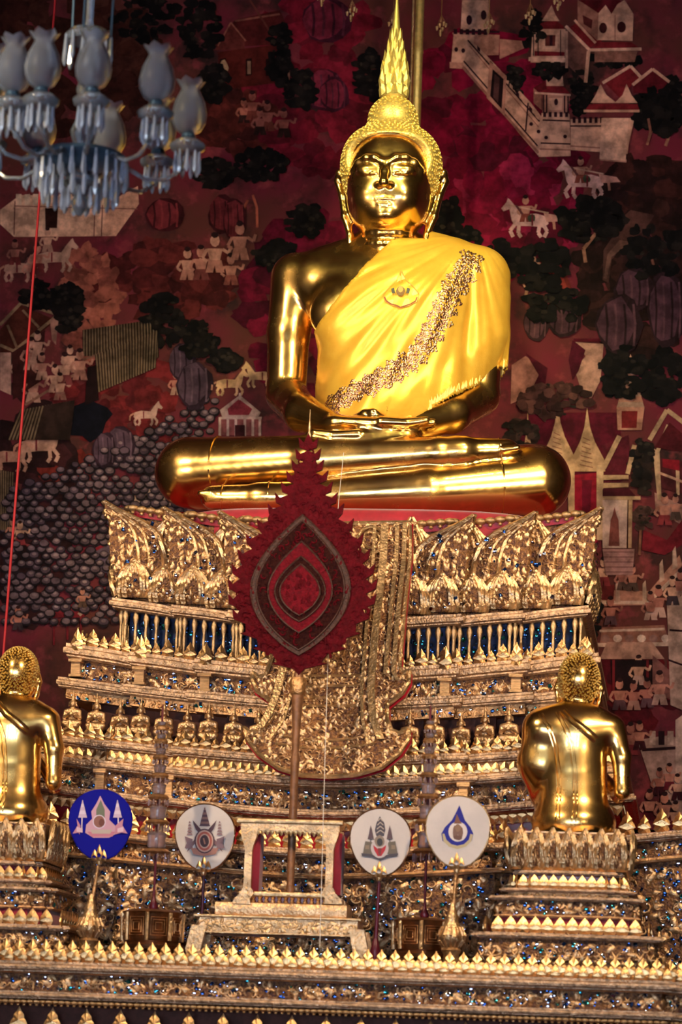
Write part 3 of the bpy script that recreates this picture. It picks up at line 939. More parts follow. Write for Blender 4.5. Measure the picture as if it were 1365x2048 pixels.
# ------------------------------------------------------------------ smooth solid modelling for the figures
class Field:
    def __init__(self, lo, hi, h):
        self.lo = np.array(lo, float)
        self.h = h
        self.n = np.ceil((np.array(hi, float) - self.lo) / h).astype(int) + 1
        self.ax = [self.lo[i] + h * np.arange(self.n[i]) for i in range(3)]
        self.F = np.full(tuple(self.n), 9.0, dtype=np.float32)

    def _sub(self, lo, hi, pad):
        a = np.clip(np.floor((np.array(lo) - pad - self.lo) / self.h).astype(int), 0, self.n - 1)
        b = np.clip(np.ceil((np.array(hi) + pad - self.lo) / self.h).astype(int) + 1, 1, self.n)
        s = tuple(slice(a[i], b[i]) for i in range(3))
        g = [self.ax[0][s[0]][:, None, None], self.ax[1][s[1]][None, :, None], self.ax[2][s[2]][None, None, :]]
        return s, g

    def _put(self, s, d, k, op):
        A = self.F[s]
        d = d.astype(np.float32)
        if op == 'sub':
            d = -d
            h = np.clip(.5 - .5 * (A - d) / k, 0, 1) if k > 0 else (d > A)
            self.F[s] = A * (1 - h) + d * h + (k * h * (1 - h) if k > 0 else 0)
        elif k > 0:
            h = np.clip(.5 + .5 * (A - d) / k, 0, 1)
            self.F[s] = A * (1 - h) + d * h - k * h * (1 - h)
        else:
            self.F[s] = np.minimum(A, d)

    def cone(self, a, b, ra, rb, k=.05, sc=(1, 1, 1), op='add'):
        """tapered limb from a to b; sc stretches the round section per axis"""
        a, b, sc = np.array(a, float), np.array(b, float), np.array(sc, float)
        r = max(ra, rb)
        s, g = self._sub(np.minimum(a, b) - r * sc.max(), np.maximum(a, b) + r * sc.max(), k + 4 * self.h)
        p = [(g[i] - a[i]) / sc[i] for i in range(3)]
        ab = (b - a) / sc
        t = np.clip((p[0] * ab[0] + p[1] * ab[1] + p[2] * ab[2]) / max(ab @ ab, 1e-9), 0, 1)
        d = np.sqrt((p[0] - t * ab[0]) ** 2 + (p[1] - t * ab[1]) ** 2 + (p[2] - t * ab[2]) ** 2) - (ra + (rb - ra) * t)
        self._put(s, d * sc.min(), k, op)
        return self

    def chain(self, pts, k=.04, sc=(1, 1, 1)):
        for (p, r), (q, w) in zip(pts[:-1], pts[1:]):
            self.cone(p, q, r, w, k, sc)
        return self

    def ell(self, c, r, k=.05, op='add', rz=0.0):
        c, r = np.array(c, float), np.array(r, float)
        m = r.max()
        s, g = self._sub(c - m, c + m, k + 4 * self.h)
        x, y, z = g[0] - c[0], g[1] - c[1], g[2] - c[2]
        if rz:
            cs, sn = math.cos(rz), math.sin(rz)
            x, y = x * cs + y * sn, y * cs - x * sn
        k0 = np.sqrt((x / r[0]) ** 2 + (y / r[1]) ** 2 + (z / r[2]) ** 2)
        k1 = np.sqrt((x / r[0] ** 2) ** 2 + (y / r[1] ** 2) ** 2 + (z / r[2] ** 2) ** 2)
        self._put(s, k0 * (k0 - 1) / np.maximum(k1, 1e-6), k, op)
        return self

    def surface(self, smooth=4):
        F = self.F
        S = F < 0
        nx, ny, nz = F.shape
        corners = [(i, j, k) for i in (0, 1) for j in (0, 1) for k in (0, 1)]

        def cut(A, c):
            return A[c[0]:nx - 1 + c[0], c[1]:ny - 1 + c[1], c[2]:nz - 1 + c[2]]
        cnt = sum(cut(S, c).astype(np.int8) for c in corners)
        cells = np.argwhere((cnt > 0) & (cnt < 8))
        idx = np.full((nx - 1, ny - 1, nz - 1), -1, dtype=np.int32)
        idx[tuple(cells.T)] = np.arange(len(cells))
        val = {c: F[cells[:, 0] + c[0], cells[:, 1] + c[1], cells[:, 2] + c[2]].astype(float) for c in corners}
        acc = np.zeros((len(cells), 3))
        num = np.zeros(len(cells))
        for c in corners:
            for ax in range(3):
                if c[ax] == 0:
                    d = list(c)
                    d[ax] = 1
                    d = tuple(d)
                    m = (val[c] < 0) != (val[d] < 0)
                    t = np.where(m, val[c] / np.where(m, val[c] - val[d], 1), 0)
                    p = np.array(c, float)[None, :].repeat(len(cells), 0)
                    p[:, ax] += t
                    acc[m] += p[m]
                    num[m] += 1
        V = self.lo + self.h * (cells + acc / num[:, None])
        Q = []
        for ax in range(3):
            u, w = [a for a in range(3) if a != ax]
            sl0 = [slice(1, -1)] * 3
            sl1 = [slice(1, -1)] * 3
            sl0[ax] = slice(0, -1)
            sl1[ax] = slice(1, None)
            a, b = S[tuple(sl0)], S[tuple(sl1)]
            e = np.argwhere(a != b)
            flip = a[tuple(e.T)]
            base = e.copy()
            base[:, u] += 1
            base[:, w] += 1
            q = []
            for du, dw in ((0, 0), (1, 0), (1, 1), (0, 1)):
                c = base.copy()
                c[:, u] -= du
                c[:, w] -= dw
                q.append(idx[tuple(c.T)])
            q = np.stack(q, 1)
            if ax == 1:
                flip = ~flip
            q[~flip] = q[~flip][:, ::-1]
            Q.append(q)
        Q = np.concatenate(Q)
        Q = Q[(Q >= 0).all(1)]
        V = relax(V, Q, smooth)
        return V, Q[:, ::-1]


def relax(V, Q, n):
    e = np.concatenate([Q[:, [i, (i + 1) % 4]] for i in range(4)])
    e = np.concatenate([e, e[:, ::-1]])
    deg = np.bincount(e[:, 0], minlength=len(V)).clip(1)
    for it in range(n):
        for lam in (.55, -.56):
            m = np.stack([np.bincount(e[:, 0], weights=V[e[:, 1], i], minlength=len(V)) for i in range(3)], 1) / deg[:, None]
            V = V + lam * (m - V)
    return V


def join_vq(parts):
    vs, fs, n = [], [], 0
    for v, q in parts:
        vs.append(v)
        fs.append(q + n)
        n += len(v)
    return np.concatenate(vs), np.concatenate(fs)


def tri_all(parts):
    """templates: list of (verts Nx3, tris Mx3) -> one array pair"""
    return join_vq(parts)


# ------------------------------------------------------------------ the great seated statue
SX, SZ = -0.02, P(700, 1040, -0.5).z          # axis and seat level
ST = thing('seated_statue', 'great gilded statue seated in meditation on the lotus throne', 'statue', (SX, 0, SZ))


def head_field(h, parts=True):
    """the head, centred on x=0; chin at z 0, hairline about .62"""
    f = Field((-.52, -.52, -.36), (.52, .52, .92), h)
    f.ell((-.04, .02, .36), (.268, .338, .40), .02)
    f.ell((.04, .02, .36), (.268, .338, .40), .04)
    f.ell((0, -.02, .17), (.255, .285, .20), .10)
    f.ell((0, -.235, .045), (.085, .075, .06), .07)           # chin
    for s in (-1, 1):
        f.ell((s * .125, -.20, .19), (.09, .10, .10), .08)     # cheeks
        # brow: a thin arched ridge running into the nose
        pts = [((s * .030, -.332, .415), .006), ((s * .080, -.326, .444), .005), ((s * .145, -.303, .450), .005), ((s * .205, -.260, .425), .005), ((s * .25, -.205, .385), .004)]
        f.chain(pts, .05)
        f.ell((s * .122, -.270, .362), (.085, .060, .046), .03)       # lowered eyelid
        f.chain([((s * .050, -.316, .335), .006), ((s * .09, -.328, .325), .008), ((s * .145, -.310, .328), .008), ((s * .205, -.262, .350), .006)], .008)
        f.ell((s * .038, -.330, .236), (.024, .030, .019), .022)      # nostril wing
    f.chain([((0, -.318, .41), .020), ((0, -.345, .33), .026), ((0, -.385, .245), .034)], .024)   # nose
    f.ell((0, -.372, .235), (.034, .036, .026), .012)
    f.chain([((-.110, -.272, .158), .008), ((-.050, -.306, .142), .014), ((0, -.312, .146), .012), ((.050, -.306, .142), .014), ((.110, -.272, .158), .008)], .016)   # upper lip
    f.chain([((-.080, -.280, .125), .009), ((-.03, -.298, .112), .017), ((.03, -.298, .112), .017), ((.080, -.280, .125), .009)], .016)
    f.chain([((-.105, -.288, .146), .004), ((0, -.326, .128), .006)], .0) if False else f.cone((-.09, -.318, .129), (.09, -.318, .129), .005, .005, .006, op='sub')
    f.cone((0, .04, -.34), (0, .03, .10), .175, .165, .05)              # neck
    for z in (-.10, -.03):
        for k in range(20):
            a, b = 2 * math.pi * k / 20, 2 * math.pi * (k + 1) / 20
            q = lambda t: (.166 * math.cos(t), .035 + .166 * math.sin(t), z - .02 * max(0, -math.sin(t)))
            f.cone(q(a), q(b), .018, .018, .02)
    if parts:
        for s in (-1, 1):
            f.chain([((s * .285, .04, .30), .022), ((s * .325, .07, .40), .026), ((s * .372, .09, .455), .028), ((s * .385, .11, .40), .026), ((s * .345, .09, .28), .026), ((s * .318, .05, .12), .026), ((s * .272, .03, -.02), .024), ((s * .268, .02, -.13), .026), ((s * .298, .01, -.15), .022)], .018, (1, 1.5, 1))
            f.cone((s * .30, .05, .32), (s * .27, .03, .0), .02, .016, .02)
    return f


def body_field(h, arms=(True, True), legs=True, swell=0.0):
    f = Field((-1.75, -.92, -.10), (1.6, .75, 2.42), h)
    w = swell
    f.ell((0, .14, .34), (.62 + w, .46 + w, .42), .1)
    f.cone((0, .12, .5), (0, .10, 1.15), .43 + w, .385 + w, .14, (1, .80, 1))
    f.cone((0, .10, 1.15), (0, .11, 1.62), .385 + w, .46 + w, .14, (1.04, .80, 1))
    f.cone((-.50, .12, 1.82), (.50, .12, 1.82), .235 + w, .235 + w, .20)
    for s in (-1, 1):
        f.cone((s * .06, .12, 2.12), (s * .42, .13, 1.96), .12 + w, .12 + w, .12)
        f.ell((s * .26, -.17, 1.52), (.24, .13, .20), .14)
    f.cone((0, .10, 1.95), (0, .07, 2.40), .18, .165, .10)
    for s, on in zip((-1, 1), arms):
        if not on:
            continue
        f.chain([((s * .645, .12, 1.86), .185 + w), ((s * .685, .10, 1.45), .150 + w), ((s * .680, .08, 1.02), .140 + w)], .035)
        f.chain([((s * .680, .08, 1.00), .140 + w), ((s * .52, -.22, .80), .128 + w), ((s * .24, -.50, .645), .088 + w)], .035)
    if legs:
        f.chain([((-.25, .1, .32), .30), ((-1.28, -.26, .36), .245)], .12)
        f.chain([((.25, .1, .32), .30), ((1.10, -.26, .34), .245)], .12)
        # left shin below, its foot toward the far knee
        f.chain([((1.10, -.30, .31), .235), ((.40, -.55, .20), .165), ((-.45, -.66, .125), .105), ((-.72, -.67, .115), .10)], .03)
        f.chain([((-.68, -.67, .115), .098), ((-1.05, -.64, .115), .085)], .03, (1, 1, .95))
        # right shin crosses above it
        f.chain([((-1.27, -.28, .37), .235), ((-.40, -.52, .40), .175), ((.45, -.56, .455), .112), ((.62, -.55, .47), .105)], .03)
        f.chain([((.58, -.55, .47), .10), ((.92, -.48, .50), .075)], .03)
        for k in range(5):
            f.cone((.90, -.56 + .036 * k, .485 + .012 * k), (1.0 - .012 * k, -.55 + .036 * k, .50 + .014 * k), .024, .020, .012)
            f.cone((-1.04, -.71 + .034 * k, .135), (-1.13 + .01 * k, -.70 + .034 * k, .13), .024, .020, .012)
    if arms[0] and arms[1]:
        # hands: right palm lies on the left, fingers slightly curled
        f.cone((.22, -.51, .585), (-.02, -.53, .56), .085, .10, .03, (1.3, 1.2, .62))
        f.cone((-.22, -.51, .665), (.04, -.53, .645), .085, .10, .03, (1.3, 1.2, .62))
        for k in range(4):
            y = -.63 + .062 * k
            L = (.30, .34, .33, .28)[k]
            f.chain([((.08, y, .655), .036), ((.08 + L * .55, y + .005, .648), .034), ((.08 + L, y + .012, .668), .028)], .012)
            f.chain([((-.08, y, .565), .036), ((-.08 - L * .55, y + .005, .556), .034), ((-.08 - L, y + .012, .575), .028)], .012)
        f.chain([((-.12, -.46, .70), .042), ((-.05, -.50, .735), .034), ((.01, -.535, .742), .028)], .015)
        f.chain([((.14, -.46, .62), .042), ((.07, -.50, .70), .034), ((.015, -.535, .735), .028)], .015)
    return f


HD = Vector((.012, -.02, 2.165))             # chin of the head in statue space
hv, hq = head_field(.0095).surface(3)
bv, bq = body_field(.0145).surface(5)
V, Q = join_vq([(bv, bq), (hv + np.array(HD), hq)])
body = link('body', mesh_arrays('body', V, Q, True), MAT['polished_gold'], ST)

# hair cap with rows of small pointed curls
f = Field((-.46, -.46, .1), (.46, .52, 1.18), .012)
f.ell((0, .07, .44), (.345, .36, .38), .02)
f.cone((-.115, .07, .54), (.115, .07, .54), .232, .232, .06, (1, 1.45, 1))
f.cone((0, .10, .15), (0, .08, .45), .24, .33, .06)
f.cone((0, .08, .78), (0, .08, .845), .188, .178, .04)
f.ell((-.055, -.30, .30), (.235, .37, .345), .015, 'sub')
f.ell((.055, -.30, .30), (.235, .37, .345), .015, 'sub')
f.cone((-.20, -.34, .49), (.20, -.34, .49), .15, .15, .05, (1, 1.6, 1), 'sub')
hv2, hq2 = f.surface(3)
hv2w = hv2 + np.array(HD)
hair = link('hair', mesh_arrays('hair', hv2w, hq2, True), MAT['hair_gold'], ST)
hair['label'] = 'gilded cap of small pointed curls with raised crown'
# curls: cones on the hair surface
me = hair.data
nrm = np.zeros(len(me.vertices) * 3)
me.vertices.foreach_get('normal', nrm)
nrm = nrm.reshape(-1, 3)


def cones_on(V, N, spacing, height, radius, keep=lambda p: True, seed=2, seg=5):
    rg = np.random.default_rng(seed)
    order = rg.permutation(len(V))
    grid, picks = {}, []
    for i in order:
        p = V[i]
        if not keep(p):
            continue
        key = tuple(np.floor(p / spacing).astype(int))
        ok = True
        for dx in (-1, 0, 1):
            for dy in (-1, 0, 1):
                for dz in (-1, 0, 1):
                    for j in grid.get((key[0] + dx, key[1] + dy, key[2] + dz), ()):
                        if np.sum((V[j] - p) ** 2) < spacing ** 2:
                            ok = False
        if ok:
            grid.setdefault(key, []).append(i)
            picks.append(i)
    vs, fs = [], []
    for i in picks:
        n = N[i]
        t = np.cross(n, (0.3, 0.1, .94))
        t /= np.linalg.norm(t) + 1e-9
        b = np.cross(n, t)
        o = len(vs)
        for k in range(seg):
            a = 2 * math.pi * k / seg
            vs.append(V[i] - n * .004 + radius * (math.cos(a) * t + math.sin(a) * b))
        for k in range(seg):
            a = 2 * math.pi * k / seg + .4
            vs.append(V[i] + n * height * .6 + radius * .72 * (math.cos(a) * t + math.sin(a) * b))
        vs.append(V[i] + n * height)
        for k in range(seg):
            k2 = (k + 1) % seg
            fs += [(o + k, o + k2, o + seg + k2), (o + k, o + seg + k2, o + seg + k), (o + seg + k, o + seg + k2, o + 2 * seg)]
    return np.array(vs), np.array(fs)


cv, cf = cones_on(hv2w, nrm, .026, .026, .0135, keep=lambda p: not (p[1] < -.20 and p[2] < HD.z + .52))
cu = link('hair_curls', mesh_arrays('hair_curls', cv, cf, False), MAT['hair_gold'], hair)
cu['kind'] = 'stuff'
# hairline band framing the face
mb = MB()
pts = []
for k in range(25):
    t = -1.25 + 2.5 * k / 24
    x = .286 * math.copysign(abs(math.sin(t)) ** .8, t)
    z = .27 + .372 * max(0, math.cos(t)) ** .5
    yy = .02 - .33 * math.sqrt(max(.01, 1 - (x / .305) ** 2 - ((z - .36) / .41) ** 2 * .9)) - .012
    pts.append((HD.x + x, HD.y + yy, HD.z + z))
mb.tube(pts, .010, 6)
hl = link('hairline', mb.mesh('hairline', True), MAT['polished_gold'], hair)

# flame finial: tiers of upright flame leaves round a tapering core
mb = MB()
fz = HD.z + .985
fc = (HD.x, HD.y + .08)
mb.lathe([(.075, 0), (.098, .03), (.08, .06), (.098, .13), (.084, .23), (.062, .34), (.042, .45), (.028, .56), (.014, .72), (.002, .92)], (fc[0], fc[1], fz), 18)
fin = link('finial', mb.mesh('finial', True), MAT['hair_gold'], ST)
mb = MB()
for r, z, hgt, n in ((.095, .05, .10, 12), (.098, .12, .11, 12), (.089, .20, .11, 11), (.074, .28, .11, 10), (.057, .36, .11, 9), (.042, .44, .11, 8)):
    for k in range(n):
        a = 2 * math.pi * (k + (z * 10 % 1) * .5) / n
        ca, sa = math.cos(a), math.sin(a)
        w = 2.2 * r * math.pi / n * .5
        q = lambda rr, tt, zz: (fc[0] + rr * ca - tt * sa, fc[1] + rr * sa + tt * ca, fz + zz)
        mb.add([q(r * .9, -w, z), q(r * 1.08, 0, z - .02), q(r * .9, w, z), q(r * 1.16, 0, z + hgt * .35), q(r * 1.02, 0, z + hgt), q(r * .7, 0, z + hgt * .4)],
               [(0, 1, 3), (1, 2, 3), (0, 3, 4), (3, 2, 4), (0, 4, 5), (4, 2, 5)])
fl = link('flame_leaves', mb.mesh('flame_leaves', False), MAT['hair_gold'], fin)

# incised robe hems on the legs
mb = MB()


def ring_on_body(c, axis, r):
    """ring around a limb, pulled onto the body surface"""
    axis = Vector(axis).normalized()
    s = axis.cross(Vector((0, 0, 1))).normalized()
    w = s.cross(axis)
    pts = []
    for k in range(28):
        a = 2 * math.pi * k / 28
        d = (s * math.cos(a) + w * math.sin(a))
        hit = BT.ray_cast(Vector(c) + d * r, -d, r)
        if hit[0] is not None:
            pts.append(hit[0] + d * .002)
    return pts


BT = BVHTree.FromPolygons([tuple(v) for v in V], [tuple(int(i) for i in q) for q in Q])
for c, ax in (((-1.06, -.33, .38), (1, -.2, 0)), ((.86, -.37, .275), (1, .25, .1)), ((-.98, -.64, .115), (1, 0, 0)), ((-.66, -.67, .115), (1, 0, 0))):
    pts = ring_on_body(c, ax, .55)
    if len(pts) > 8:
        pts = [p for p in pts if (p - Vector(c)).length < .34]
        link('robe_hem', MB().tube(pts, .007, 5).mesh('robe_hem', True), MAT['polished_gold'], ST)

# ---- the satin robe
f = body_field(.016, (False, True), False, .035)
# fill the hollow between trunk and left arm so that the cloth hangs across it
f.cone((.40, .02, 1.75), (.46, -.06, .82), .24, .20, .22, (1, .85, 1))
f.cone((.10, -.16, 1.55), (.02, -.20, .75), .26, .30, .2, (1.2, .8, 1))
rv, rq = f.surface(5)


def fold(p):
    """soft folds running down from the left shoulder"""
    x, y, z = p[:, 0], p[:, 1], p[:, 2]
    dx, dz = x - .62, z - 2.15
    ang = np.arctan2(dx, -dz)
    rad = np.hypot(dx, dz)
    g = np.sin(ang * 30 + 2.2 * np.sin(rad * 2.6)) * .5 + np.sin(ang * 17 + 1.4 + 1.6 * np.sin(rad * 3.1)) * .6 + .35 * np.sin(ang * 53 + 3 * rad)
    return g * (.010 * np.clip(rad / .7, 0, 1.6))


front = np.clip((-.05 - rv[:, 1]) / .1, 0, 1)
rme = mesh_arrays('tmp', rv, rq)
nn = np.zeros(len(rv) * 3)
rme.vertices.foreach_get('normal', nn)
nn = nn.reshape(-1, 3)
bpy.data.meshes.remove(rme)
rv = rv + nn * (fold(rv) * (0.4 + .6 * front))[:, None]


def inside(p):
    x, z = p[:, 0], p[:, 2]
    # free edge: from the neck side down to the right flank
    e1 = (x + .46) * .80 - (z - 1.37) * .60      # positive right of the edge
    up = np.where(z > 1.37, e1 > 0, x > -.455 - .02 * np.sin(z * 9))
    hem = z > (.70 + np.clip(x - .28, 0, 9) * .90 - .02)
    hem &= z > .64 + .06 * np.clip(-x, 0, 1)
    neck = (z < 2.09 - .03 * np.abs(x)) | (x > .30)
    return up & hem & neck


bt_near = BT
hemz = np.where(rv[:, 0] > .28, .68 + (rv[:, 0] - .28) * .90, .66)
wt = np.clip(1 - (rv[:, 2] - hemz) / .26, 0, 1) * (rv[:, 0] > .1) * (rv[:, 1] < .05)
for i in np.nonzero((wt > 0) & (rv[:, 2] > hemz - .05))[0]:
    c_, n_, _, _ = bt_near.find_nearest(Vector(rv[i]))
    if c_ is not None:
        tgt = np.array(c_ + n_ * .022)
        w_ = wt[i] ** 1.5
        rv[i] = rv[i] * (1 - w_) + tgt * w_
e1 = (rv[:, 0] + .46) * .80 - (rv[:, 2] - 1.37) * .60
m_ = (rv[:, 2] > 1.37) & (e1 > -.004) & (e1 < .017)
rv[m_, 0] -= (e1[m_] - .001) * .80
rv[m_, 2] += (e1[m_] - .001) * .60
ok = inside(rv)
rq2 = rq[ok[rq].all(1)]
used = np.unique(rq2)
remap = np.full(len(rv), -1)
remap[used] = np.arange(len(used))
robe_v, robe_q = rv[used], remap[rq2]
robe = link('satin_robe', mesh_arrays('satin_robe', robe_v, robe_q, True), MAT['satin'], ST)
robe['label'] = 'golden yellow satin robe draped over one shoulder'
so = robe.modifiers.new('thickness', 'SOLIDIFY')
so.thickness = .012
so.offset = -1
RT = BVHTree.FromPolygons([tuple(v) for v in robe_v], [tuple(int(i) for i in q) for q in robe_q])


def on_robe(x, z, lift=.004):
    h = RT.ray_cast(Vector((x, -2, z)), Vector((0, 1, 0)))
    if h[0] is None:
        return None, None
    return h[0] + h[1] * (lift if h[1].y < 0 else -lift), h[1] if h[1].y < 0 else -h[1]


def st_px(px, py, y=-.3):
    p = P(px, py, y)
    return p.x - SX, p.z - SZ


# sequin band
path = [(940, 492), (930, 530), (905, 565), (890, 610), (868, 660), (840, 705), (800, 745), (750, 775), (700, 795), (655, 815)]
pts = [st_px(a, b) for a, b in path]
vs, fs = [], []
rs = random.Random(4)
for (x0, z0), (x1, z1) in zip(pts[:-1], pts[1:]):
    L = math.hypot(x1 - x0, z1 - z0)
    nx, nz = -(z1 - z0) / L, (x1 - x0) / L
    for i in range(int(L / .008)):
        for j in range(8):
            t = (i + rs.random()) / (L / .008)
            o = ((j + rs.random()) / 7 - .5) * .125 * (1 + .25 * math.sin(i * .55))
            c, n = on_robe(x0 + (x1 - x0) * t + nx * o, z0 + (z1 - z0) * t + nz * o, .011)
            if c is None:
                continue
            n = (n + Vector((rs.uniform(-.5, .5), rs.uniform(-.2, .2), rs.uniform(-.5, .5)))).normalized()
            a = n.cross(Vector((0.2, 0, 1))).normalized()
            b = n.cross(a)
            r = rs.uniform(.008, .014)
            k0 = len(vs)
            for k in range(5):
                q = 2 * math.pi * k / 5
                vs.append(c + (a * math.cos(q) + b * math.sin(q)) * r)
            vs.append(c + n * r * .8)
            fs += [(k0 + k, k0 + (k + 1) % 5, k0 + 5) for k in range(5)]
rb_ = MB()
dn = []
for (x0, z0), (x1, z1) in zip(pts[:-1], pts[1:]):
    for k in range(6):
        dn.append((x0 + (x1 - x0) * k / 6, z0 + (z1 - z0) * k / 6))
rv_, rf_ = [], []
for i, (x, z) in enumerate(dn):
    (xa, za), (xb, zb_) = dn[max(0, i - 1)], dn[min(len(dn) - 1, i + 1)]
    L = math.hypot(xb - xa, zb_ - za) or 1
    nx, nz = -(zb_ - za) / L, (xb - xa) / L
    for o in (-.060, -.02, .02, .060):
        c, n = on_robe(x + nx * o, z + nz * o, .007)
        rv_.append(c if c is not None else Vector((x, -.45, z)))
for i in range(len(dn) - 1):
    for j in range(3):
        rf_.append((i * 4 + j, i * 4 + j + 1, i * 4 + 5 + j, i * 4 + 4 + j))
rb_.add(rv_, rf_)
link('ribbon', rb_.mesh('ribbon', True), MAT['ribbon'], robe)['label'] = 'copper ribbon under the sequins'
sb = link('sequin_band', mesh_arrays('sequin_band', np.array(vs), np.array(fs)), MAT['sequin'], robe)
sb['label'] = 'band of copper sequins crossing the robe'
sb['kind'] = 'stuff'
# fringe along the lower hem
vs, fs = [], []
hem = [st_px(a, b) for a, b in ((1024, 712), (1000, 738), (960, 768), (920, 800), (890, 825), (862, 846))]
for (x0, z0), (x1, z1) in zip(hem[:-1], hem[1:]):
    for i in range(26):
        for j in range(3):
            t = (i + rs.random()) / 26
            c, n = on_robe(x0 + (x1 - x0) * t + rs.uniform(-.01, .01), z0 + (z1 - z0) * t + .012 + j * .04, .006)
            if c is None:
                continue
            w, h = rs.uniform(.006, .011), rs.uniform(.03, .06)
            k0 = len(vs)
            vs += [c + Vector((-w, 0, 0)), c + Vector((w, 0, 0)), c + Vector((0, -.012, h * .2)), c + Vector((rs.uniform(-.01, .01), -.003, h)), c + Vector((0, .004, -h * .3))]
            fs += [(k0, k0 + 2, k0 + 3), (k0 + 2, k0 + 1, k0 + 3), (k0, k0 + 4, k0 + 2), (k0 + 2, k0 + 4, k0 + 1)]
fr = link('fringe', mesh_arrays('fringe', np.array(vs), np.array(fs)), MAT['satin_trim'], robe)
fr['kind'] = 'stuff'


# embroidered badge on the breast: a pale drop with a crown sign and a red bow line under it
class RobePaint(Paint):
    pass


def robe3(a, b, d):
    x, z = st_px(a, b)
    c, n = on_robe(x, z, 0)
    if c is None:
        c = Vector((x, -.4, z))
    return c + Vector((0, -.008 - d, 0))


bp = RobePaint(robe3, 0.0, 1.0, 0.0006)
drop = [(805, 545), (815, 566), (830, 580), (842, 596), (838, 612), (822, 621), (805, 624), (788, 620), (773, 610), (770, 596), (782, 580), (796, 566)]
for i in range(len(drop)):
    bp.poly([(805, 592), drop[i], drop[(i + 1) % len(drop)]], 'F0E080', .004)
bp.line(drop + drop[:1], 1.6, 'C8963C')
bp.line([(773, 602), (776, 610), (786, 617), (797, 620), (805, 624), (813, 621), (824, 618), (835, 611), (838, 603)], 2.4, '8A3A28')
bp.blob(805, 591, 9, 10, '7A5A30', 10, .05).blob(805, 587, 5, 7, 'C89A50', 8, .1)
bp.poly([(786, 586), (792, 584), (794, 596), (788, 596)], '4A4A40').poly([(818, 584), (824, 586), (822, 596), (816, 596)], '4A4A40')
bp.line([(805, 546), (805, 572)], 1.6, 'C8A040')
o = bp.build('breast_badge', robe, 'emblem')
o.matrix_parent_inverse = Matrix.Identity(4)
o['label'] = 'pale drop-shaped badge with a crown sign'


# ------------------------------------------------------------------ carved tiers: sweeps, leaves, relief
def Z(py, y, px=690):
    return P(px, py, y).z


class Plan:
    """stepped front outline of a tier: centre, half widths of the three steps, front line, sagging middle"""

    def __init__(self, cx, hws, yf, dy=.10, yb=.9, sag=0.0, pw=1.5):
        self.cx, self.hws, self.yf, self.dy, self.yb, self.sag, self.pw = cx, list(hws), yf, dy, yb, sag, pw
        right = []
        y = yf
        for i, w in enumerate(self.hws):
            right.append((cx + w, y))
            if i < len(self.hws) - 1:
                y += dy
                right.append((cx + w, y))
        right.append((cx + self.hws[-1], yb))
        left = [(2 * cx - x, yy) for x, yy in right][::-1]
        self.pts = left + right
        self.seg = []
        for (x0, y0), (x1, y1) in zip(self.pts[:-1], self.pts[1:]):
            L = math.hypot(x1 - x0, y1 - y0)
            t = ((x1 - x0) / L, (y1 - y0) / L)
            self.seg.append(((x0, y0), (x1, y1), L, t, (t[1], -t[0])))
        # resampled outline with mitred outward vectors
        self.out = []
        n = len(self.seg)
        for i, (a, b, L, t, nn) in enumerate(self.seg):
            if i == 0:
                self.out.append((a, nn))
            m = max(1, int(L / .12))
            for k in range(1, m):
                q = k / m
                self.out.append(((a[0] + (b[0] - a[0]) * q, a[1] + (b[1] - a[1]) * q), nn))
            if i < n - 1:
                n2 = self.seg[i + 1][4]
                self.out.append((b, (nn[0] + n2[0], nn[1] + n2[1])))
            else:
                self.out.append((b, nn))

    def grow(self, d):
        return Plan(self.cx, [w + d for w in self.hws], self.yf - d, self.dy, self.yb, self.sag, self.pw)

    def lift(self, x):
        return self.sag * min(1.15, abs(x - self.cx) / self.hws[-1]) ** self.pw

    def spots(self, spacing, side=.9, fronts_only=False):
        """evenly spaced places along the faces: (x, y, outward normal, angle)"""
        r = []
        for a, b, L, t, nn in self.seg:
            isfront = abs(nn[1]) > .5
            if fronts_only and not isfront:
                continue
            if L > side and not isfront:
                # only the part of the long flank next to the front
                if nn[0] < 0:
                    a = (b[0] - t[0] * side, b[1] - t[1] * side)
                L = side
            m = max(1, round(L / spacing))
            if L < spacing * .7:
                continue
            for k in range(m):
                q = (k + .5) / m * L
                r.append((a[0] + t[0] * q, a[1] + t[1] * q, nn, math.atan2(nn[1], nn[0]) + math.pi / 2))
        return r

    def corners(self):
        r = []
        for i, w in enumerate(self.hws):
            y = self.yf + i * self.dy
            r += [(self.cx + w, y, 1), (self.cx - w, y, -1)]
        return r


def sweep(plan, prof, z0, name, m, parent, smooth=False):
    """run a profile of (out, up) points along the plan"""
    vs, fs = [], []
    k = len(prof)
    for (p, nn) in plan.out:
        zl = z0 + plan.lift(p[0])
        for o, z in prof:
            vs.append((p[0] + nn[0] * o, p[1] + nn[1] * o, zl + z))
    n = len(plan.out)
    for i in range(n - 1):
        for j in range(k):
            j2 = (j + 1) % k
            fs.append((i * k + j, (i + 1) * k + j, (i + 1) * k + j2, i * k + j2))
    mb = MB()
    mb.add(vs, fs + [tuple(range(k)), tuple((n - 1) * k + j for j in range(k - 1, -1, -1))])
    return mb.build(name, m, parent, smooth)


def rail(plan, z0, h, out, m, parent, inner=-.3, name='rail'):
    prof = [(inner, 0), (out * .35, 0), (out * .6, h * .14), (out * .6, h * .24), (out * .95, h * .34), (out, h * .52), (out * .95, h * .70), (out * .7, h * .78), (out * .7, h), (inner, h)]
    return sweep(plan, prof, z0, name, m, parent)


def wallband(plan, z0, h, m, parent, out=0.0, name='band'):
    return sweep(plan, [(-.3, 0), (out, 0), (out, h), (-.3, h)], z0, name, m, parent)


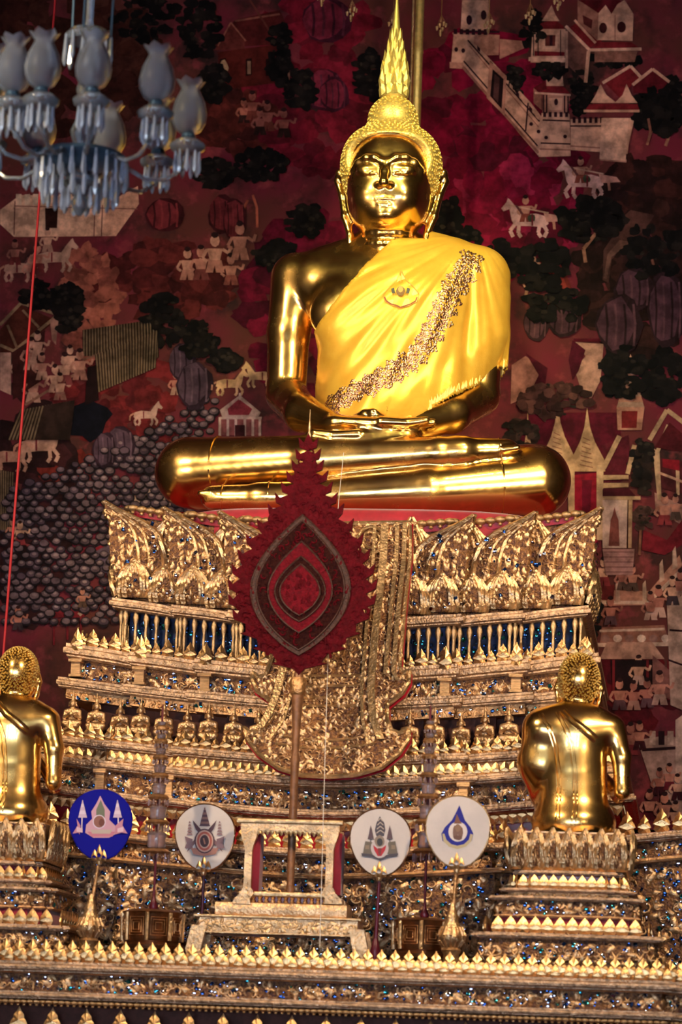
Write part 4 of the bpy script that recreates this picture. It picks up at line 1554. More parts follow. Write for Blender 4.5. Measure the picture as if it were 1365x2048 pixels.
def leaf_mesh(name, w=.5, lobes=True):
    """upright flame-shaped leaf, height 1, facing -y"""
    half = [(0, 0), (.30, 0), (.46, .12), (.38, .26), (.50, .34), (.40, .50), (.30, .58), (.28, .70), (.12, .84), (0, 1)] if lobes else [(0, 0), (.34, .02), (.5, .28), (.42, .52), (.2, .8), (0, 1)]
    out = [(x * 2 * w, z) for x, z in half]
    ring = out + [(-x, z) for x, z in out[-2:0:-1]]
    vs = [(x, -.02, z) for x, z in ring] + [(x, .07, z) for x, z in ring]
    n = len(ring)
    fs = [tuple(range(2 * n - 1, n - 1, -1))]
    for i in range(n):
        j = (i + 1) % n
        fs.append((i, n + i, n + j, j))
    c = len(vs)
    vs += [(0, -.16, .22), (0, -.14, .52)]
    for i in range(n):
        j = (i + 1) % n
        zm = (ring[i][1] + ring[j][1]) / 2
        fs.append((i, j, c if zm < .38 else c + 1))
    fs.append((0, c, c + 1))
    mb = MB()
    mb.add(vs, fs)
    return mb.mesh(name, False)


LEAF = leaf_mesh('leaf_finial', .36)
BUD = leaf_mesh('bud_finial', .42, False)
for me_ in (LEAF, BUD):
    me_.materials.append(MAT['finial_gold'])
mb = MB().lathe([(.10, 0), (.14, .04), (.08, .10), (.05, .22), (.09, .50), (.07, .70), (.12, .80), (.16, .88), (.10, 1.0)], seg=8)
COLON = mb.mesh('colonette', True)
COLON.materials.append(MAT['pale_gold'])
mb = MB().lathe([(.22, 0), (.30, .12), (.22, .3), (.5, .42), (.72, .62), (.78, .82), (.66, 1.04), (.3, 1.22), (.05, 1.27)], seg=9)
BEAD = mb.mesh('bead', True)
BEAD.materials.append(MAT['pale_gold'])


def row(plan, mesh, name, spacing, z, size, parent, out=.0, side=.9, alt=None):
    for i, (x, y, nn, a) in enumerate(plan.spots(spacing, side)):
        s = size if alt is None or i % 2 == 0 else size * alt
        copy_part(mesh, name, (x + nn[0] * out, y + nn[1] * out, z + plan.lift(x)), a, (s, s, s), parent)


# relief scattered over the friezes -------------------------------------------------
def curl_template(turn=4.4, seg=8, r0=.5, r1=.16, th=.13):
    vs, fs = [], []
    for i in range(seg + 1):
        t = i / seg
        a = turn * t
        R = r0 + (r1 - r0) * t
        w = th * (1.0 - .45 * t)
        c = (R * math.cos(a), R * math.sin(a))
        d = (math.cos(a), math.sin(a))
        vs += [(c[0] - d[0] * w, c[1] - d[1] * w, 0), (c[0], c[1], w * 2.0), (c[0] + d[0] * w, c[1] + d[1] * w, 0)]
    for i in range(seg):
        for j in range(2):
            a = i * 3 + j
            fs += [(a, a + 3, a + 4), (a, a + 4, a + 1)]
    return np.array(vs), np.array(fs)


def leaf_template():
    vs = [(-.28, -.5, 0), (.28, -.5, 0), (.36, 0, 0), (0, .75, .05), (-.36, 0, 0), (0, -.05, .32)]
    fs = [(0, 1, 5), (1, 2, 5), (2, 3, 5), (3, 4, 5), (4, 0, 5)]
    return np.array(vs, float), np.array(fs)


def rose_template(n=6):
    vs, fs = [(0, 0, .42)], []
    for k in range(n):
        a, b, c = 2 * math.pi * (k - .42) / n, 2 * math.pi * k / n, 2 * math.pi * (k + .42) / n
        vs += [(.2 * math.cos(a), .2 * math.sin(a), .12), (.62 * math.cos(b), .62 * math.sin(b), .10), (.2 * math.cos(c), .2 * math.sin(c), .12), (.42 * math.cos(b), .42 * math.sin(b), .34)]
        o = 1 + 4 * k
        fs += [(0, o, o + 3), (0, o + 3, o + 2), (o, o + 1, o + 3), (o + 3, o + 1, o + 2)]
    return np.array(vs), np.array(fs)


def chip_template():
    vs = [(-.4, -.5, 0), (.4, -.5, 0), (.4, .5, 0), (-.4, .5, 0), (0, 0, .22)]
    return np.array(vs, float), np.array([(0, 1, 4), (1, 2, 4), (2, 3, 4), (3, 0, 4)])


CURL, CURL2, LFT, ROSE, CHIP = curl_template(), curl_template(3.2, 7, .5, .3, .16), leaf_template(), rose_template(), chip_template()


class Relief:
    def __init__(self, seed=1):
        self.p = []
        self.r = np.random.default_rng(seed)

    def put(self, T, c, t, n, size, rot, up=(0, 0, 1), tilt=(0, 0)):
        v, f = T
        cs, sn = math.cos(rot), math.sin(rot)
        a = v[:, 0] * cs - v[:, 1] * sn
        b = v[:, 0] * sn + v[:, 1] * cs
        d = v[:, 2] + a * tilt[0] + b * tilt[1]
        w = np.array(c)[None] + size * (a[:, None] * np.array(t)[None] + b[:, None] * np.array(up)[None] + d[:, None] * np.array(n)[None])
        self.p.append((w, f))

    def frieze(self, plan, z0, h, size, dens=1.0, side=.9, out=.0, kinds=(CURL, CURL, CURL2, LFT, LFT), rose=0.0):
        for a, b, L, t, nn in plan.seg:
            fr = abs(nn[1]) > .5
            if not fr and L > side:
                if nn[0] < 0:
                    a = (b[0] - t[0] * side, b[1] - t[1] * side)
                L = side
            N = int(L * h / size ** 2 * 2.1 * dens)
            for _ in range(N):
                q = self.r.random() * L
                x, y = a[0] + t[0] * q, a[1] + t[1] * q
                s = size * self.r.uniform(.55, 1.15)
                z = z0 + plan.lift(x) + s * .4 + self.r.random() * max(.001, h - s * .8)
                self.put(kinds[self.r.integers(len(kinds))], (x + nn[0] * out, y + nn[1] * out, z), (t[0], t[1], 0), (nn[0] * 1.5, nn[1] * 1.5, 0), s, self.r.random() * 6.283)
            if rose and fr:
                m = max(1, int(L / rose))
                for k in range(m):
                    q = (k + .5) / m * L
                    x, y = a[0] + t[0] * q, a[1] + t[1] * q
                    self.put(ROSE, (x + nn[0] * (out + .012), y + nn[1] * (out + .012), z0 + h / 2 + plan.lift(x)), (t[0], t[1], 0), (nn[0], nn[1], 0), h * .55, 0)
        return self

    def chips(self, plan, z0, h, size, dens, side=.9, out=.0):
        for a, b, L, t, nn in plan.seg:
            fr = abs(nn[1]) > .5
            if not fr and L > side:
                if nn[0] < 0:
                    a = (b[0] - t[0] * side, b[1] - t[1] * side)
                L = side
            for _ in range(int(L * h * dens)):
                q = self.r.random() * L
                x, y = a[0] + t[0] * q, a[1] + t[1] * q
                self.put(CHIP, (x + nn[0] * out, y + nn[1] * out, z0 + plan.lift(x) + self.r.random() * h), (t[0], t[1], 0), (nn[0], nn[1], 0), size * self.r.uniform(.6, 1.3), self.r.random() * 3, tilt=(self.r.normal() * .25, self.r.normal() * .25))
        return self

    def mesh(self, name):
        v, f = join_vq(self.p)
        return mesh_arrays(name, v, f)

    def build(self, name, m, parent):
        if not self.p:
            return None
        o = part(name, self.mesh(name), m, parent)
        o['kind'] = 'stuff'
        return o


SEED = [100]


def mosaic(plan, z0, h, parent, size=.05, out=.0, dens=1.0, rose=0.0, gold='carved_gold', glass=1.0, side=.9):
    SEED[0] += 3
    Relief(SEED[0]).frieze(plan, z0, h, size, dens, side, out, rose=rose).build('scroll_relief', MAT[gold], parent)
    for i, (gm, dn) in enumerate((('blue_glass', 230), ('mirror_glass', 200), ('teal_glass', 90))):
        Relief(SEED[0] + 1 + i).chips(plan, z0, h, .020, dn * glass, side, out + .014).build('glass_inlay', MAT[gm], parent)


# ---- lotus throne
YL = -1.0
xr = [P(px, 1120, YL + i * .1).x for i, px in enumerate((920, 1037, 1165))]
xl = [P(px, 1120, YL + i * .1).x for i, px in enumerate((478, 360, 238))]
LCX = sum((a + b) / 2 for a, b in zip(xr, xl)) / 3
LW = [(a - b) / 2 for a, b in zip(xr, xl)]
PL = Plan(LCX, LW, YL, .10, .9, .15)
zt, zb = Z(1062, YL), Z(1243, YL)
TH = thing('lotus_throne', 'gilded lotus throne of tall curling petals under the great seated statue', 'throne', (LCX, 0, zb))
wallband(PL.grow(-.07), zb, zt - zb, MAT['mosaic_ground'], TH, name='throne_core')
sweep(PL.grow(-.05), [(-.6, -.02), (0, -.02), (.01, .02), (-.6, .03)], zt, 'top_ledge', MAT['red_lacquer'], TH)
# cushion
mb = MB()
cpts = []
czs = SZ - .17
for zz, k in ((czs - .08, .95), (czs - .02, 1.0), (czs + .10, 1.0), (czs + .16, .97), (czs + .19, .88)):
    for i in range(48):
        a = 2 * math.pi * i / 48
        ca, sa = math.cos(a), math.sin(a)
        cpts.append((LCX + .04 + 1.36 * k * math.copysign(abs(ca) ** .55, ca), -.10 + .80 * k * math.copysign(abs(sa) ** .55, sa), zz))
fs = [(i * 48 + j, i * 48 + (j + 1) % 48, (i + 1) * 48 + (j + 1) % 48, (i + 1) * 48 + j) for i in range(4) for j in range(48)]
mb.add(cpts, fs + [tuple(range(47, -1, -1)), tuple(192 + j for j in range(48))])
cush = mb.build('cushion', MAT['red_velvet'], TH)
cush['label'] = 'dark red velvet cushion under the crossed legs'
row(PL.grow(-.03), BEAD, 'bead', .062, zt - .005, .050, TH, side=.4)


def petal_meshes(name, W, H, corner, bulge=.10, tip=.05):
    """lotus petal; corner petals fold round a corner: front half toward -x, other half toward +y"""
    def wid(v):
        tab = ((0, .88), (.2, 1.0), (.48, .95), (.64, .82), (.75, .63), (.84, .40), (.92, .17), (1.0, 0.0))
        for (a, b), (c, d) in zip(tab[:-1], tab[1:]):
            if v <= c:
                return W * (b + (d - b) * (v - a) / (c - a))
        return 0.0

    def o(v):
        return bulge * math.sin(math.pi * (.12 + .62 * v)) + tip * max(0, v - .72) / .28

    def pt(u, v, e=0.0):
        if corner:
            a = abs(u)
            q = o(v) + e
            g_ = a * min(1.0, wid(v) / W * 1.3)
            if u <= 0:
                return (q * (1 - g_) - a * wid(v), -q * (1 - .6 * g_), v * H)
            return (q * (1 - .6 * g_), -q * (1 - g_) + a * wid(v), v * H)
        return (u * wid(v), -(o(v) + e) * (1 - .35 * u * u), v * H)
    nu, nv = 8, 12
    vs = [pt(-1 + 2 * i / nu, j / nv) for j in range(nv + 1) for i in range(nu + 1)]
    fs = [(j * (nu + 1) + i, j * (nu + 1) + i + 1, (j + 1) * (nu + 1) + i + 1, (j + 1) * (nu + 1) + i) for j in range(nv) for i in range(nu)]
    mb = MB()
    mb.add(vs, fs)
    body = mb.mesh(name, True)
    rim = MB()
    for k, r in ((.97, .019), (.70, .012), (.52, .014)):
        top = .985 if k > .6 else .86
        for s in (-1, 1):
            rim.tube([pt(s * k * (1 if v < .75 or k > .9 else 1 - ((v - .75) / .05 * .0)), v * top, .012) for v in [i / 14 for i in range(15)]], [r * (1 if i < 12 else .7) for i in range(15)], 5)
    rimm = rim.mesh('petal_rim', True)
    rl = Relief(int(W * 1000) + corner)
    g = random.Random(5)
    for i in range(int(1700 * W * H)):
        u, v = g.uniform(-.9, .9), g.uniform(.04, .9)
        p0 = Vector(pt(u, v, .004))
        pu = (Vector(pt(min(1, u + .02), v, .004)) - p0)
        pv = (Vector(pt(u, min(1, v + .02), .004)) - p0)
        if pu.length < 1e-5 or pv.length < 1e-5:
            continue
        pu.normalize()
        pv.normalize()
        n = pu.cross(pv)
        rl.put((LFT, CURL2, LFT)[i % 3], tuple(p0), tuple(pu), tuple(n * 1.7), g.uniform(.026, .050), g.uniform(-.6, .6), up=tuple(pv))
    rel = rl.mesh('petal_relief')
    body.materials.append(MAT['mosaic_ground'])
    rimm.materials.append(MAT['pale_gold'])
    rel.materials.append(MAT['carved_gold'])
    return body, rimm, rel


def put_petal(meshes, loc, rz, sc, parent, name='petal'):
    b = copy_part(meshes[0], name, loc, rz, sc, parent)
    for nm, me_ in (('petal_rim', meshes[1]), ('petal_relief', meshes[2])):
        c = link(nm, me_, None, b)
        if nm == 'petal_relief':
            c['kind'] = 'stuff'
    return b


PETAL_C = petal_meshes('corner_petal', .265, .62, True, .12, .075)
PETAL_F = petal_meshes('petal', .17, .58, False, .06, .04)
PETAL_S = petal_meshes('base_petal', .105, .25, False, .07, .02)
for x, y, s in PL.grow(-.05).corners():
    put_petal(PETAL_C, (x, y, zb + .055 + PL.lift(x)), 0, (s, 1, .98), TH, 'corner_petal')
for i, (xa, ya) in enumerate([(w, PL.yf + k * PL.dy) for k, w in enumerate(PL.hws)]):
    for s in (-1, 1):
        x = LCX + s * (PL.hws[i] - .31 if i == 0 else PL.hws[i] - .33)
        put_petal(PETAL_F, (x, ya + .085, zb + .12 + PL.lift(x)), 0, (1, 1, .93 if i else .98), TH)
for s in (-1, 1):
    put_petal(PETAL_F, (LCX + s * .30, YL + .03, zb + .09), 0, (1, 1, .95), TH)
    for q in range(3):
        put_petal(PETAL_F, (LCX + s * (PL.hws[-1] - .05), PL.yf + .45 + q * .34, zb + .10 + PL.lift(LCX + PL.hws[-1])), s * math.pi / 2, (1, 1, .95), TH)
for x, y, nn, a in PL.grow(.0).spots(.175, .9):
    put_petal(PETAL_S, (x, y, zb + .03 + PL.lift(x)), a, (1, 1, 1), TH, 'base_petal')
for gm, dn in (('blue_glass', 45), ('mirror_glass', 60)):
    Relief(55 + dn).chips(PL.grow(.02), zb + .05, .5, .022, dn, .9, .05).build('glass_inlay', MAT[gm], TH)
rail(PL, Z(1262, YL), Z(1240, YL) - Z(1262, YL), .055, MAT['rail_gold'], TH, name='base_rail')

# ---- colonnade tier
YG = -1.14
xg = [P(px, 1350, YG + i * .1).x for i, px in enumerate((905, 1050, 1182))]
xh = [P(px, 1330, YG + i * .1).x for i, px in enumerate((402, 274, 138))]
GCX = sum((a + b) / 2 for a, b in zip(xg, xh)) / 3
GW = [(a - b) / 2 for a, b in zip(xg, xh)]
PG = Plan(GCX, GW, YG, .10, .95, .175)
zg1, zg0 = Z(1342, YG), Z(1372, YG)
TC = thing('colonnade_tier', 'pedestal tier of gilt colonettes over a jewelled frieze, below the lotus petals', 'pedestal tier', (GCX, 0, zg0))
PK = PL.grow(-.07)
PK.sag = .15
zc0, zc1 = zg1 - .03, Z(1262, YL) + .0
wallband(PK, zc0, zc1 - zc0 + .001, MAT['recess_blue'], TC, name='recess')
PKc = PL.grow(-.015)
PKc.sag = .15
for x, y, nn, a in PKc.spots(.066, .9):
    copy_part(COLON, 'colonette', (x, y, zc0 + PKc.lift(x)), 0, (.13, .13, zc1 - zc0), TC)
for gm, dn in (('blue_glass', 420), ('teal_glass', 160)):
    Relief(66 + dn).chips(PK, zc0 + .03, zc1 - zc0 - .05, .024, dn, .9, .004).build('glass_inlay', MAT[gm], TC)
row(PG.grow(-.02), LEAF, 'leaf_finial', .072, zg1 - .005, .125, TC, alt=.72)
rail(PG, zg0, zg1 - zg0, .05, MAT['rail_gold'], TC)
zi1, zi0 = Z(1405, YG), Z(1425, YG)
PH = PG.grow(-.02)
PH.sag = .158
wallband(PH, zi1 - .02, zg0 - zi1 + .05, MAT['mosaic_ground'], TC, name='frieze')
mosaic(PH, zi1, zg0 - zi1, TC, .046, .0)
PI = PG.grow(.05)
PI.sag = .145
rail(PI, zi0, zi1 - zi0 + .005, .028, MAT['rail_gold'], TC)
BR = MB().box((-.03, -.06, 0), (.03, .05, 1.0), .012).box((-.045, -.085, .86), (.045, .05, 1.06), .012).box((-.04, -.075, -.05), (.04, .05, .12), .01).mesh('bracket')
BR.materials.append(MAT['carved_gold'])
for x, y, s in PH.corners():
    copy_part(BR, 'bracket', (x - s * .02, y - .01, zi1 + PH.lift(x)), 0, (1, 1, zg0 - zi1), TC)
    copy_part(LEAF, 'corner_finial', (x - s * .02, y - .06, zg1 - .05 + PH.lift(x)), 0, (.12, .12, .17), TC)

# ---- niche tier with the row of small figures
YN = -1.34
WN = [GW[0] + .09, GW[1] + .10, GW[2] + .13]
PN = Plan(GCX, WN, YN, .10, 1.0, .14)
zl1, zl0 = Z(1516, YN), Z(1536, YN)
TN = thing('niche_tier', 'pedestal tier with a dark niche row of small gilt figures', 'pedestal tier', (GCX, 0, zl0))
PNi = PN.grow(-.27)
wallband(PNi, zl1 - .02, zi0 - zl1 - .03, MAT['dark_lacquer'], TN, name='niche_wall')
PNs = PI.grow(-.03)
PNs.sag = .145
wallband(PNs, zi0 - .065, .066, MAT['old_gold'], TN, name='lintel')
mosaic(PNs, zi0 - .062, .05, TN, .034, .0, gold='old_gold')
rail(PN, zl0, zl1 - zl0, .05, MAT['rail_gold'], TN, inner=-.35)
row(PN.grow(-.01), LEAF, 'leaf_finial', .066, zl1 - .005, .115, TN, alt=.75)
YO = -1.42
PO = Plan(GCX, [w + .07 for w in WN], YO, .10, 1.05, .15)
zn1, zn0 = Z(1560, YO), Z(1578, YO)
PM = PN.grow(.0)
PM.sag = .146
wallband(PM, zn1 - .02, zl0 - zn1 + .04, MAT['old_gold'], TN, name='leaf_band')
row(PM.grow(.015), BUD, 'bud_leaf', .058, zn1 - .0, zl0 - zn1 + .004, TN)
rail(PO, zn0, zn1 - zn0 + .004, .05, MAT['rail_gold'], TN, inner=-.35)

# ---- jewelled frieze tier
YP = -1.52
PO2 = PO.grow(-.02)
PP = Plan(GCX, [w + .12 for w in WN], YP, .10, 1.1, .17)
zp1, zp0 = Z(1622, YP), Z(1640, YP)
TM = thing('jewelled_tier', 'pedestal tier with a broad jewelled frieze beneath the hanging panel', 'pedestal tier', (GCX, 0, zp0))
wallband(PO2, zp1 - .03, zn0 - zp1 + .031, MAT['mosaic_ground'], TM, name='frieze')
mosaic(PO2, zp1 + .004, zn0 - zp1 - .022, TM, .052, .0, rose=.21, glass=1.3)
for x, y, s in PO2.corners():
    copy_part(BR, 'bracket', (x - s * .02, y - .01, zp1 + PO2.lift(x)), 0, (.9, 1, (zn0 - zp1) * .945), TM)
rail(PP, zp0, zp1 - zp0, .05, MAT['rail_gold'], TM, inner=-.4)
YQ = -1.62
zq0 = Z(1662, YP)
PQ = PP.grow(-.06)
wallband(PQ, zq0, zp0 - zq0 + .03, MAT['old_gold'], TM, name='hanging_band')
for x, y, nn, a in PQ.grow(.02).spots(.06, .9):
    copy_part(BUD, 'hanging_leaf', (x, y, zp0 + .005 + PQ.lift(x)), a, (.085, .085, -.085), TM)

# ---- red tier and the tall scroll frieze behind the altar
YS = -1.78
PS = Plan(GCX, [w + k for w, k in zip(WN, (.28, .36, .52))], YS, .10, 1.3, .20)
zs1, zs0 = Z(1700, YS), Z(1718, YS)
TR = thing('red_tier', 'red-backed pedestal tier above the tall gilt scroll frieze', 'pedestal tier', (GCX, 0, Z(1915, -2.7)))
wallband(PQ.grow(-.05), zs1 - .03, zq0 - zs1 + .031, MAT['red_lacquer'], TR, name='red_recess')
sweep(PS.grow(-.04), [(-.6, 0), (0, 0), (0, .012), (-.6, .012)], zs1 - .008, 'ledge', MAT['red_lacquer'], TR)
row(PS.grow(-.03), LEAF, 'leaf_finial', .10, zs1 - .002, .15, TR, alt=.8)
rail(PS, zs0, zs1 - zs0, .05, MAT['rail_gold'], TR, inner=-.4)
zt1, zt0 = Z(1750, YS), Z(1760, YS)
PT_ = PS.grow(-.04)
wallband(PT_, zt1 - .02, zs0 - zt1 + .05, MAT['mosaic_ground'], TR, name='frieze')
mosaic(PT_, zt1, zs0 - zt1, TR, .05, .0)
rail(PS, zt0, zt1 - zt0, .045, MAT['old_gold'], TR, inner=-.4)
zf0 = Z(1915, -2.7) - .02
PB = PS.grow(-.02)
PB.sag = .19
PB0 = PS.grow(-.024)
PB0.sag = 0.0
wallband(PB0, Z(1942, -2.75) + .012, zt0 - Z(1942, -2.75), MAT['mosaic_ground'], TR, name='scroll_frieze')
wallband(PB, zt0 - .30, .32, MAT['mosaic_ground'], TR, name='scroll_frieze')
mosaic(PB0, Z(1942, -2.75) + .075, .2, TR, .072, .0, gold='carved_gold', glass=.8, dens=.95)
mosaic(PB, zf0 + .02, zt0 - zf0 - .02, TR, .072, .0, gold='carved_gold', glass=.8, dens=.95)

# ---- front platform of the altar
YF = -2.75
fl0, fl1 = P(-270, 1915, YF).x, P(1332, 1960, YF).x
FCX, FHW = (fl0 + fl1) / 2, (fl1 - fl0) / 2
PF = Plan(FCX, [FHW, FHW + .22, FHW + .5], YF, .14, 1.3, 0.0)
zf1, zf2 = Z(1942, YF), Z(1967, YF)
TF = thing('altar_platform', 'long jewelled altar platform carrying the tables and fans', 'altar', (FCX, -1, 0))
sweep(PF.grow(-.03), [(-1.3, -.01), (0, -.01), (0, .01), (-1.3, .01)], zf1, 'platform_top', MAT['dark_lacquer'], TF)
rail(PF, zf2, zf1 - zf2, .06, MAT['rail_gold'], TF)
row(PF.grow(-.01), LEAF, 'leaf_finial', .0795, zf1 - .004, .135, TF, side=.6)
for x, y, nn, a in PF.grow(.012).spots(.0795, .6):
    t = (-nn[1], nn[0])
    copy_part(BUD, 'bud_finial', (x + t[0] * .04, y + t[1] * .04, zf1 - .004), a, (.068, .068, .075), TF)
zf3, zf4 = Z(2003, YF), Z(2020, YF)
PF2 = PF.grow(-.02)
wallband(PF2, zf3 - .02, zf2 - zf3 + .04, MAT['mosaic_ground'], TF, name='frieze')
mosaic(PF2, zf3, zf2 - zf3, TF, .055, .0, rose=.36, side=.6)
rail(PF, zf4, zf3 - zf4, .055, MAT['rail_gold'], TF)
row(PF.grow(.01), BEAD, 'bead', .037, zf4 - .036, .030, TF, side=.4)
zf5 = zf4 - .22
PF3 = PF.grow(-.17)
wallband(PF3, zf5, zf4 - zf5 + .01, MAT['dark_lacquer'], TF, name='lower_band')
for x, y, nn, a in PF.grow(-.03).spots(.20, .6):
    copy_part(LEAF, 'hanging_leaf', (x, y, zf5 + .02), a, (.15, .12, .16), TF)
wallband(PF2, 0.0, zf5, MAT['mosaic_ground'], TF, name='plinth')
rail(PF, zf5 - .03, .05, .06, MAT['rail_gold'], TF)

ZST = zf1 + .0115          # things stand on the platform top


# ------------------------------------------------------------------ the row of small figures in the niches
def small_figure():
    f = Field((-.11, -.10, -.01), (.11, .09, .36), .0062)
    f.ell((0, 0, .018), (.075, .06, .026), .01)
    f.cone((-.062, -.02, .045), (.062, -.02, .045), .026, .026, .015)
    f.cone((0, 0, .05), (0, .005, .13), .036, .042, .02, (1, .7, 1))
    f.cone((-.045, .005, .142), (.045, .005, .142), .021, .021, .02)
    for s in (-1, 1):
        f.chain([((s * .060, .005, .140), .018), ((s * .068, -.005, .085), .015), ((s * .008, -.055, .118), .011)], .008)
        f.cone((s * .030, .0, .215), (s * .034, .0, .185), .007, .006, .004)
    f.cone((0, -.055, .105), (0, -.056, .140), .011, .006, .006)
    f.cone((0, 0, .15), (0, 0, .18), .014, .014, .01)
    f.ell((0, -.002, .203), (.026, .028, .032), .008)
    f.cone((0, .002, .228), (0, .002, .255), .021, .012, .006)
    f.cone((0, .002, .255), (0, .002, .335), .011, .002, .008)
    v, q = f.surface(1)
    me_ = mesh_arrays('small_figure', v, q, True)
    me_.materials.append(MAT['carved_gold'])
    return me_


FIG = small_figure()
FB = MB().lathe([(.085, 0), (.095, .012), (.07, .03), (.08, .05), (.06, .058)], seg=12, sy=.75).mesh('lotus_base', True)
FB.materials.append(MAT['pale_gold'])
ORD = ['first', 'second', 'third', 'fourth', 'fifth', 'sixth', 'seventh', 'eighth', 'ninth', 'tenth', 'eleventh', 'twelfth', 'thirteenth']
niche_spots = sorted((q for q in PN.grow(-.098).spots(.160, .5) if abs(q[2][1]) > .5), key=lambda q: abs(q[0] - GCX))
tally = {-1: 0, 1: 0}


def proj_clear(x, y, ztop):
    """does the crown at this spot stand under the stepped rail above it?"""
    k = 0
    while k < 2 and abs(x - GCX) > PI.hws[k] + .05:
        k += 1
    return y > PI.yf + k * PI.dy - .034 and ztop > zi0 + PI.lift(x)


for x, y, nn, a in niche_spots:
    if 530 < proj((x, y, zl1 + .15))[0] < 780:      # wholly behind the hanging panel
        continue
    sd = 1 if x > GCX else -1
    t = thing('niche_figure', 'small gilt niche figure, %s from the hanging panel on the %s side' % (ORD[tally[sd]], 'blue-drop-fan' if sd > 0 else 'royal-blue-fan'), 'figurine', (x, y, zl1 + .004 + PN.lift(x)), 'small gilt figures in the niche row')
    tally[sd] += 1
    t.rotation_euler = (0, 0, a)
    b = link('figure', FIG, None, t)
    b.location = (0, 0, .06)
    hs = .80
    if proj_clear(x, y, zl1 + PN.lift(x) + .06 + .335 * hs):
        hs = (zi0 + PI.lift(x) - zl1 - PN.lift(x) - .075) / .335
    b.scale = (.78, .78, hs)
    link('lotus_base', FB, None, t).scale = (.72, .72, 1)


# ------------------------------------------------------------------ kneeling disciple statues, seen from behind
def disciple_meshes():
    f = Field((-.44, -.32, -.02), (.44, .52, 1.16), .0085)
    f.ell((0, .06, .05), (.235, .22, .14), .05)
    f.cone((-.14, .08, .06), (-.15, .18, .07), .10, .085, .05)
    f.cone((.14, .08, .06), (.15, .18, .07), .10, .085, .05)
    f.cone((0, .02, .08), (-.01, .03, .34), .225, .185, .06, (1, .72, 1))
    f.cone((-.01, .03, .34), (-.01, .03, .58), .185, .215, .06, (1, .68, 1))
    f.cone((-.20, .03, .635), (.19, .03, .635), .085, .085, .09)
    f.cone((-.12, .03, .70), (.12, .03, .70), .05, .05, .07)
    # robed arm, hanging close to the trunk
    f.chain([((-.215, .03, .62), .095), ((-.235, .06, .42), .095), ((-.19, .14, .24), .085)], .09)
    f.cone((-.19, .14, .26), (-.03, .34, .50), .07, .04, .04)
    # bare arm
    f.chain([((.225, .03, .63), .082), ((.282, .01, .46), .058), ((.290, .01, .25), .046)], .025)
    f.chain([((.290, .01, .25), .046), ((.265, .16, .24), .042), ((.05, .38, .50), .032)], .02)
    f.cone((-.01, .35, .47), (0, .36, .64), .035, .018, .03)
    f.cone((0, .04, .66), (.012, .05, .84), .068, .062, .06)
    f.ell((.015, .065, .935), (.128, .150, .162), .03)
    f.ell((.015, .10, .86), (.10, .12, .10), .05)
    for s in (-1, 1):
        f.chain([((.015 + s * .128, .08, .93), .012), ((.015 + s * .140, .07, .88), .014), ((.015 + s * .125, .075, .80), .013), ((.015 + s * .112, .075, .755), .012)], .012, (1, 1.6, 1))
    v, q = f.surface(4)
    body = mesh_arrays('disciple_body', v, q, True)
    body.materials.append(MAT['polished_gold'])
    nn = np.zeros(len(v) * 3)
    body.vertices.foreach_get('normal', nn)
    nn = nn.reshape(-1, 3)
    cv, cf = cones_on(v, nn, .0135, .010, .0068, keep=lambda p: p[2] > .785 + max(0, p[1] - .06) * .9 and abs(p[0] - .015) < .045 + max(0, p[2] - .775) * 1.1 and abs(p[0] - .015) < .130, seg=4)
    hair = mesh_arrays('hair', cv, cf)
    hair.materials.append(MAT['hair_gold'])
    tree_ = BVHTree.FromPolygons([tuple(p) for p in v], [tuple(int(i) for i in k) for k in q])
    s = 1 / 330.0

    def loc(px, py):
        return ((px - 1147) * s - .036 * (1665 - py) * s, (1665 - py) * s)
    folds = []
    for path, r in (([(1083, 1434), (1100, 1462), (1112, 1500), (1117, 1550), (1118, 1610), (1114, 1655)], .0055), ([(1090, 1432), (1107, 1460), (1119, 1500), (1124, 1550), (1124, 1610), (1121, 1655)], .0055),
                    ([(1117, 1430), (1132, 1460), (1143, 1495), (1150, 1550), (1151, 1610), (1146, 1658)], .0055), ([(1124, 1428), (1140, 1458), (1151, 1495), (1157, 1550), (1158, 1610), (1154, 1658)], .0055),
                    ([(1130, 1428), (1150, 1452), (1175, 1472), (1198, 1490)], .013), ([(1136, 1424), (1158, 1446), (1182, 1464), (1203, 1482)], .010)):
        pts = []
        for (a, b), (c, d) in zip(path[:-1], path[1:]):
            for k in range(6):
                x, z = loc(a + (c - a) * k / 6, b + (d - b) * k / 6)
                h = tree_.ray_cast(Vector((x, -1, z)), Vector((0, 1, 0)))
                if h[0] is not None:
                    pts.append(h[0] + Vector((0, -.003, 0)))
        m = MB().tube(pts, r, 6).mesh('robe_fold', True)
        m.materials.append(MAT['polished_gold'])
        folds.append(m)
    return body, hair, folds


DB, DH, DF = disciple_meshes()
YD = -2.05


def disciple(label, px, py):
    p = P(px, py, YD)
    t = thing('disciple_statue', label, 'statue', (p.x, p.y, p.z))
    link('body', DB, None, t)
    h = link('hair', DH, None, t)
    h['kind'] = 'stuff'
    for m in DF:
        link('robe_fold', m, None, t)
    return t


d1 = disciple('gilded kneeling disciple statue with its back turned, beside the blue-drop fan', 1147, 1664)
d2 = disciple('gilded kneeling disciple statue with its back turned, left of the royal blue fan', 10, 1643)


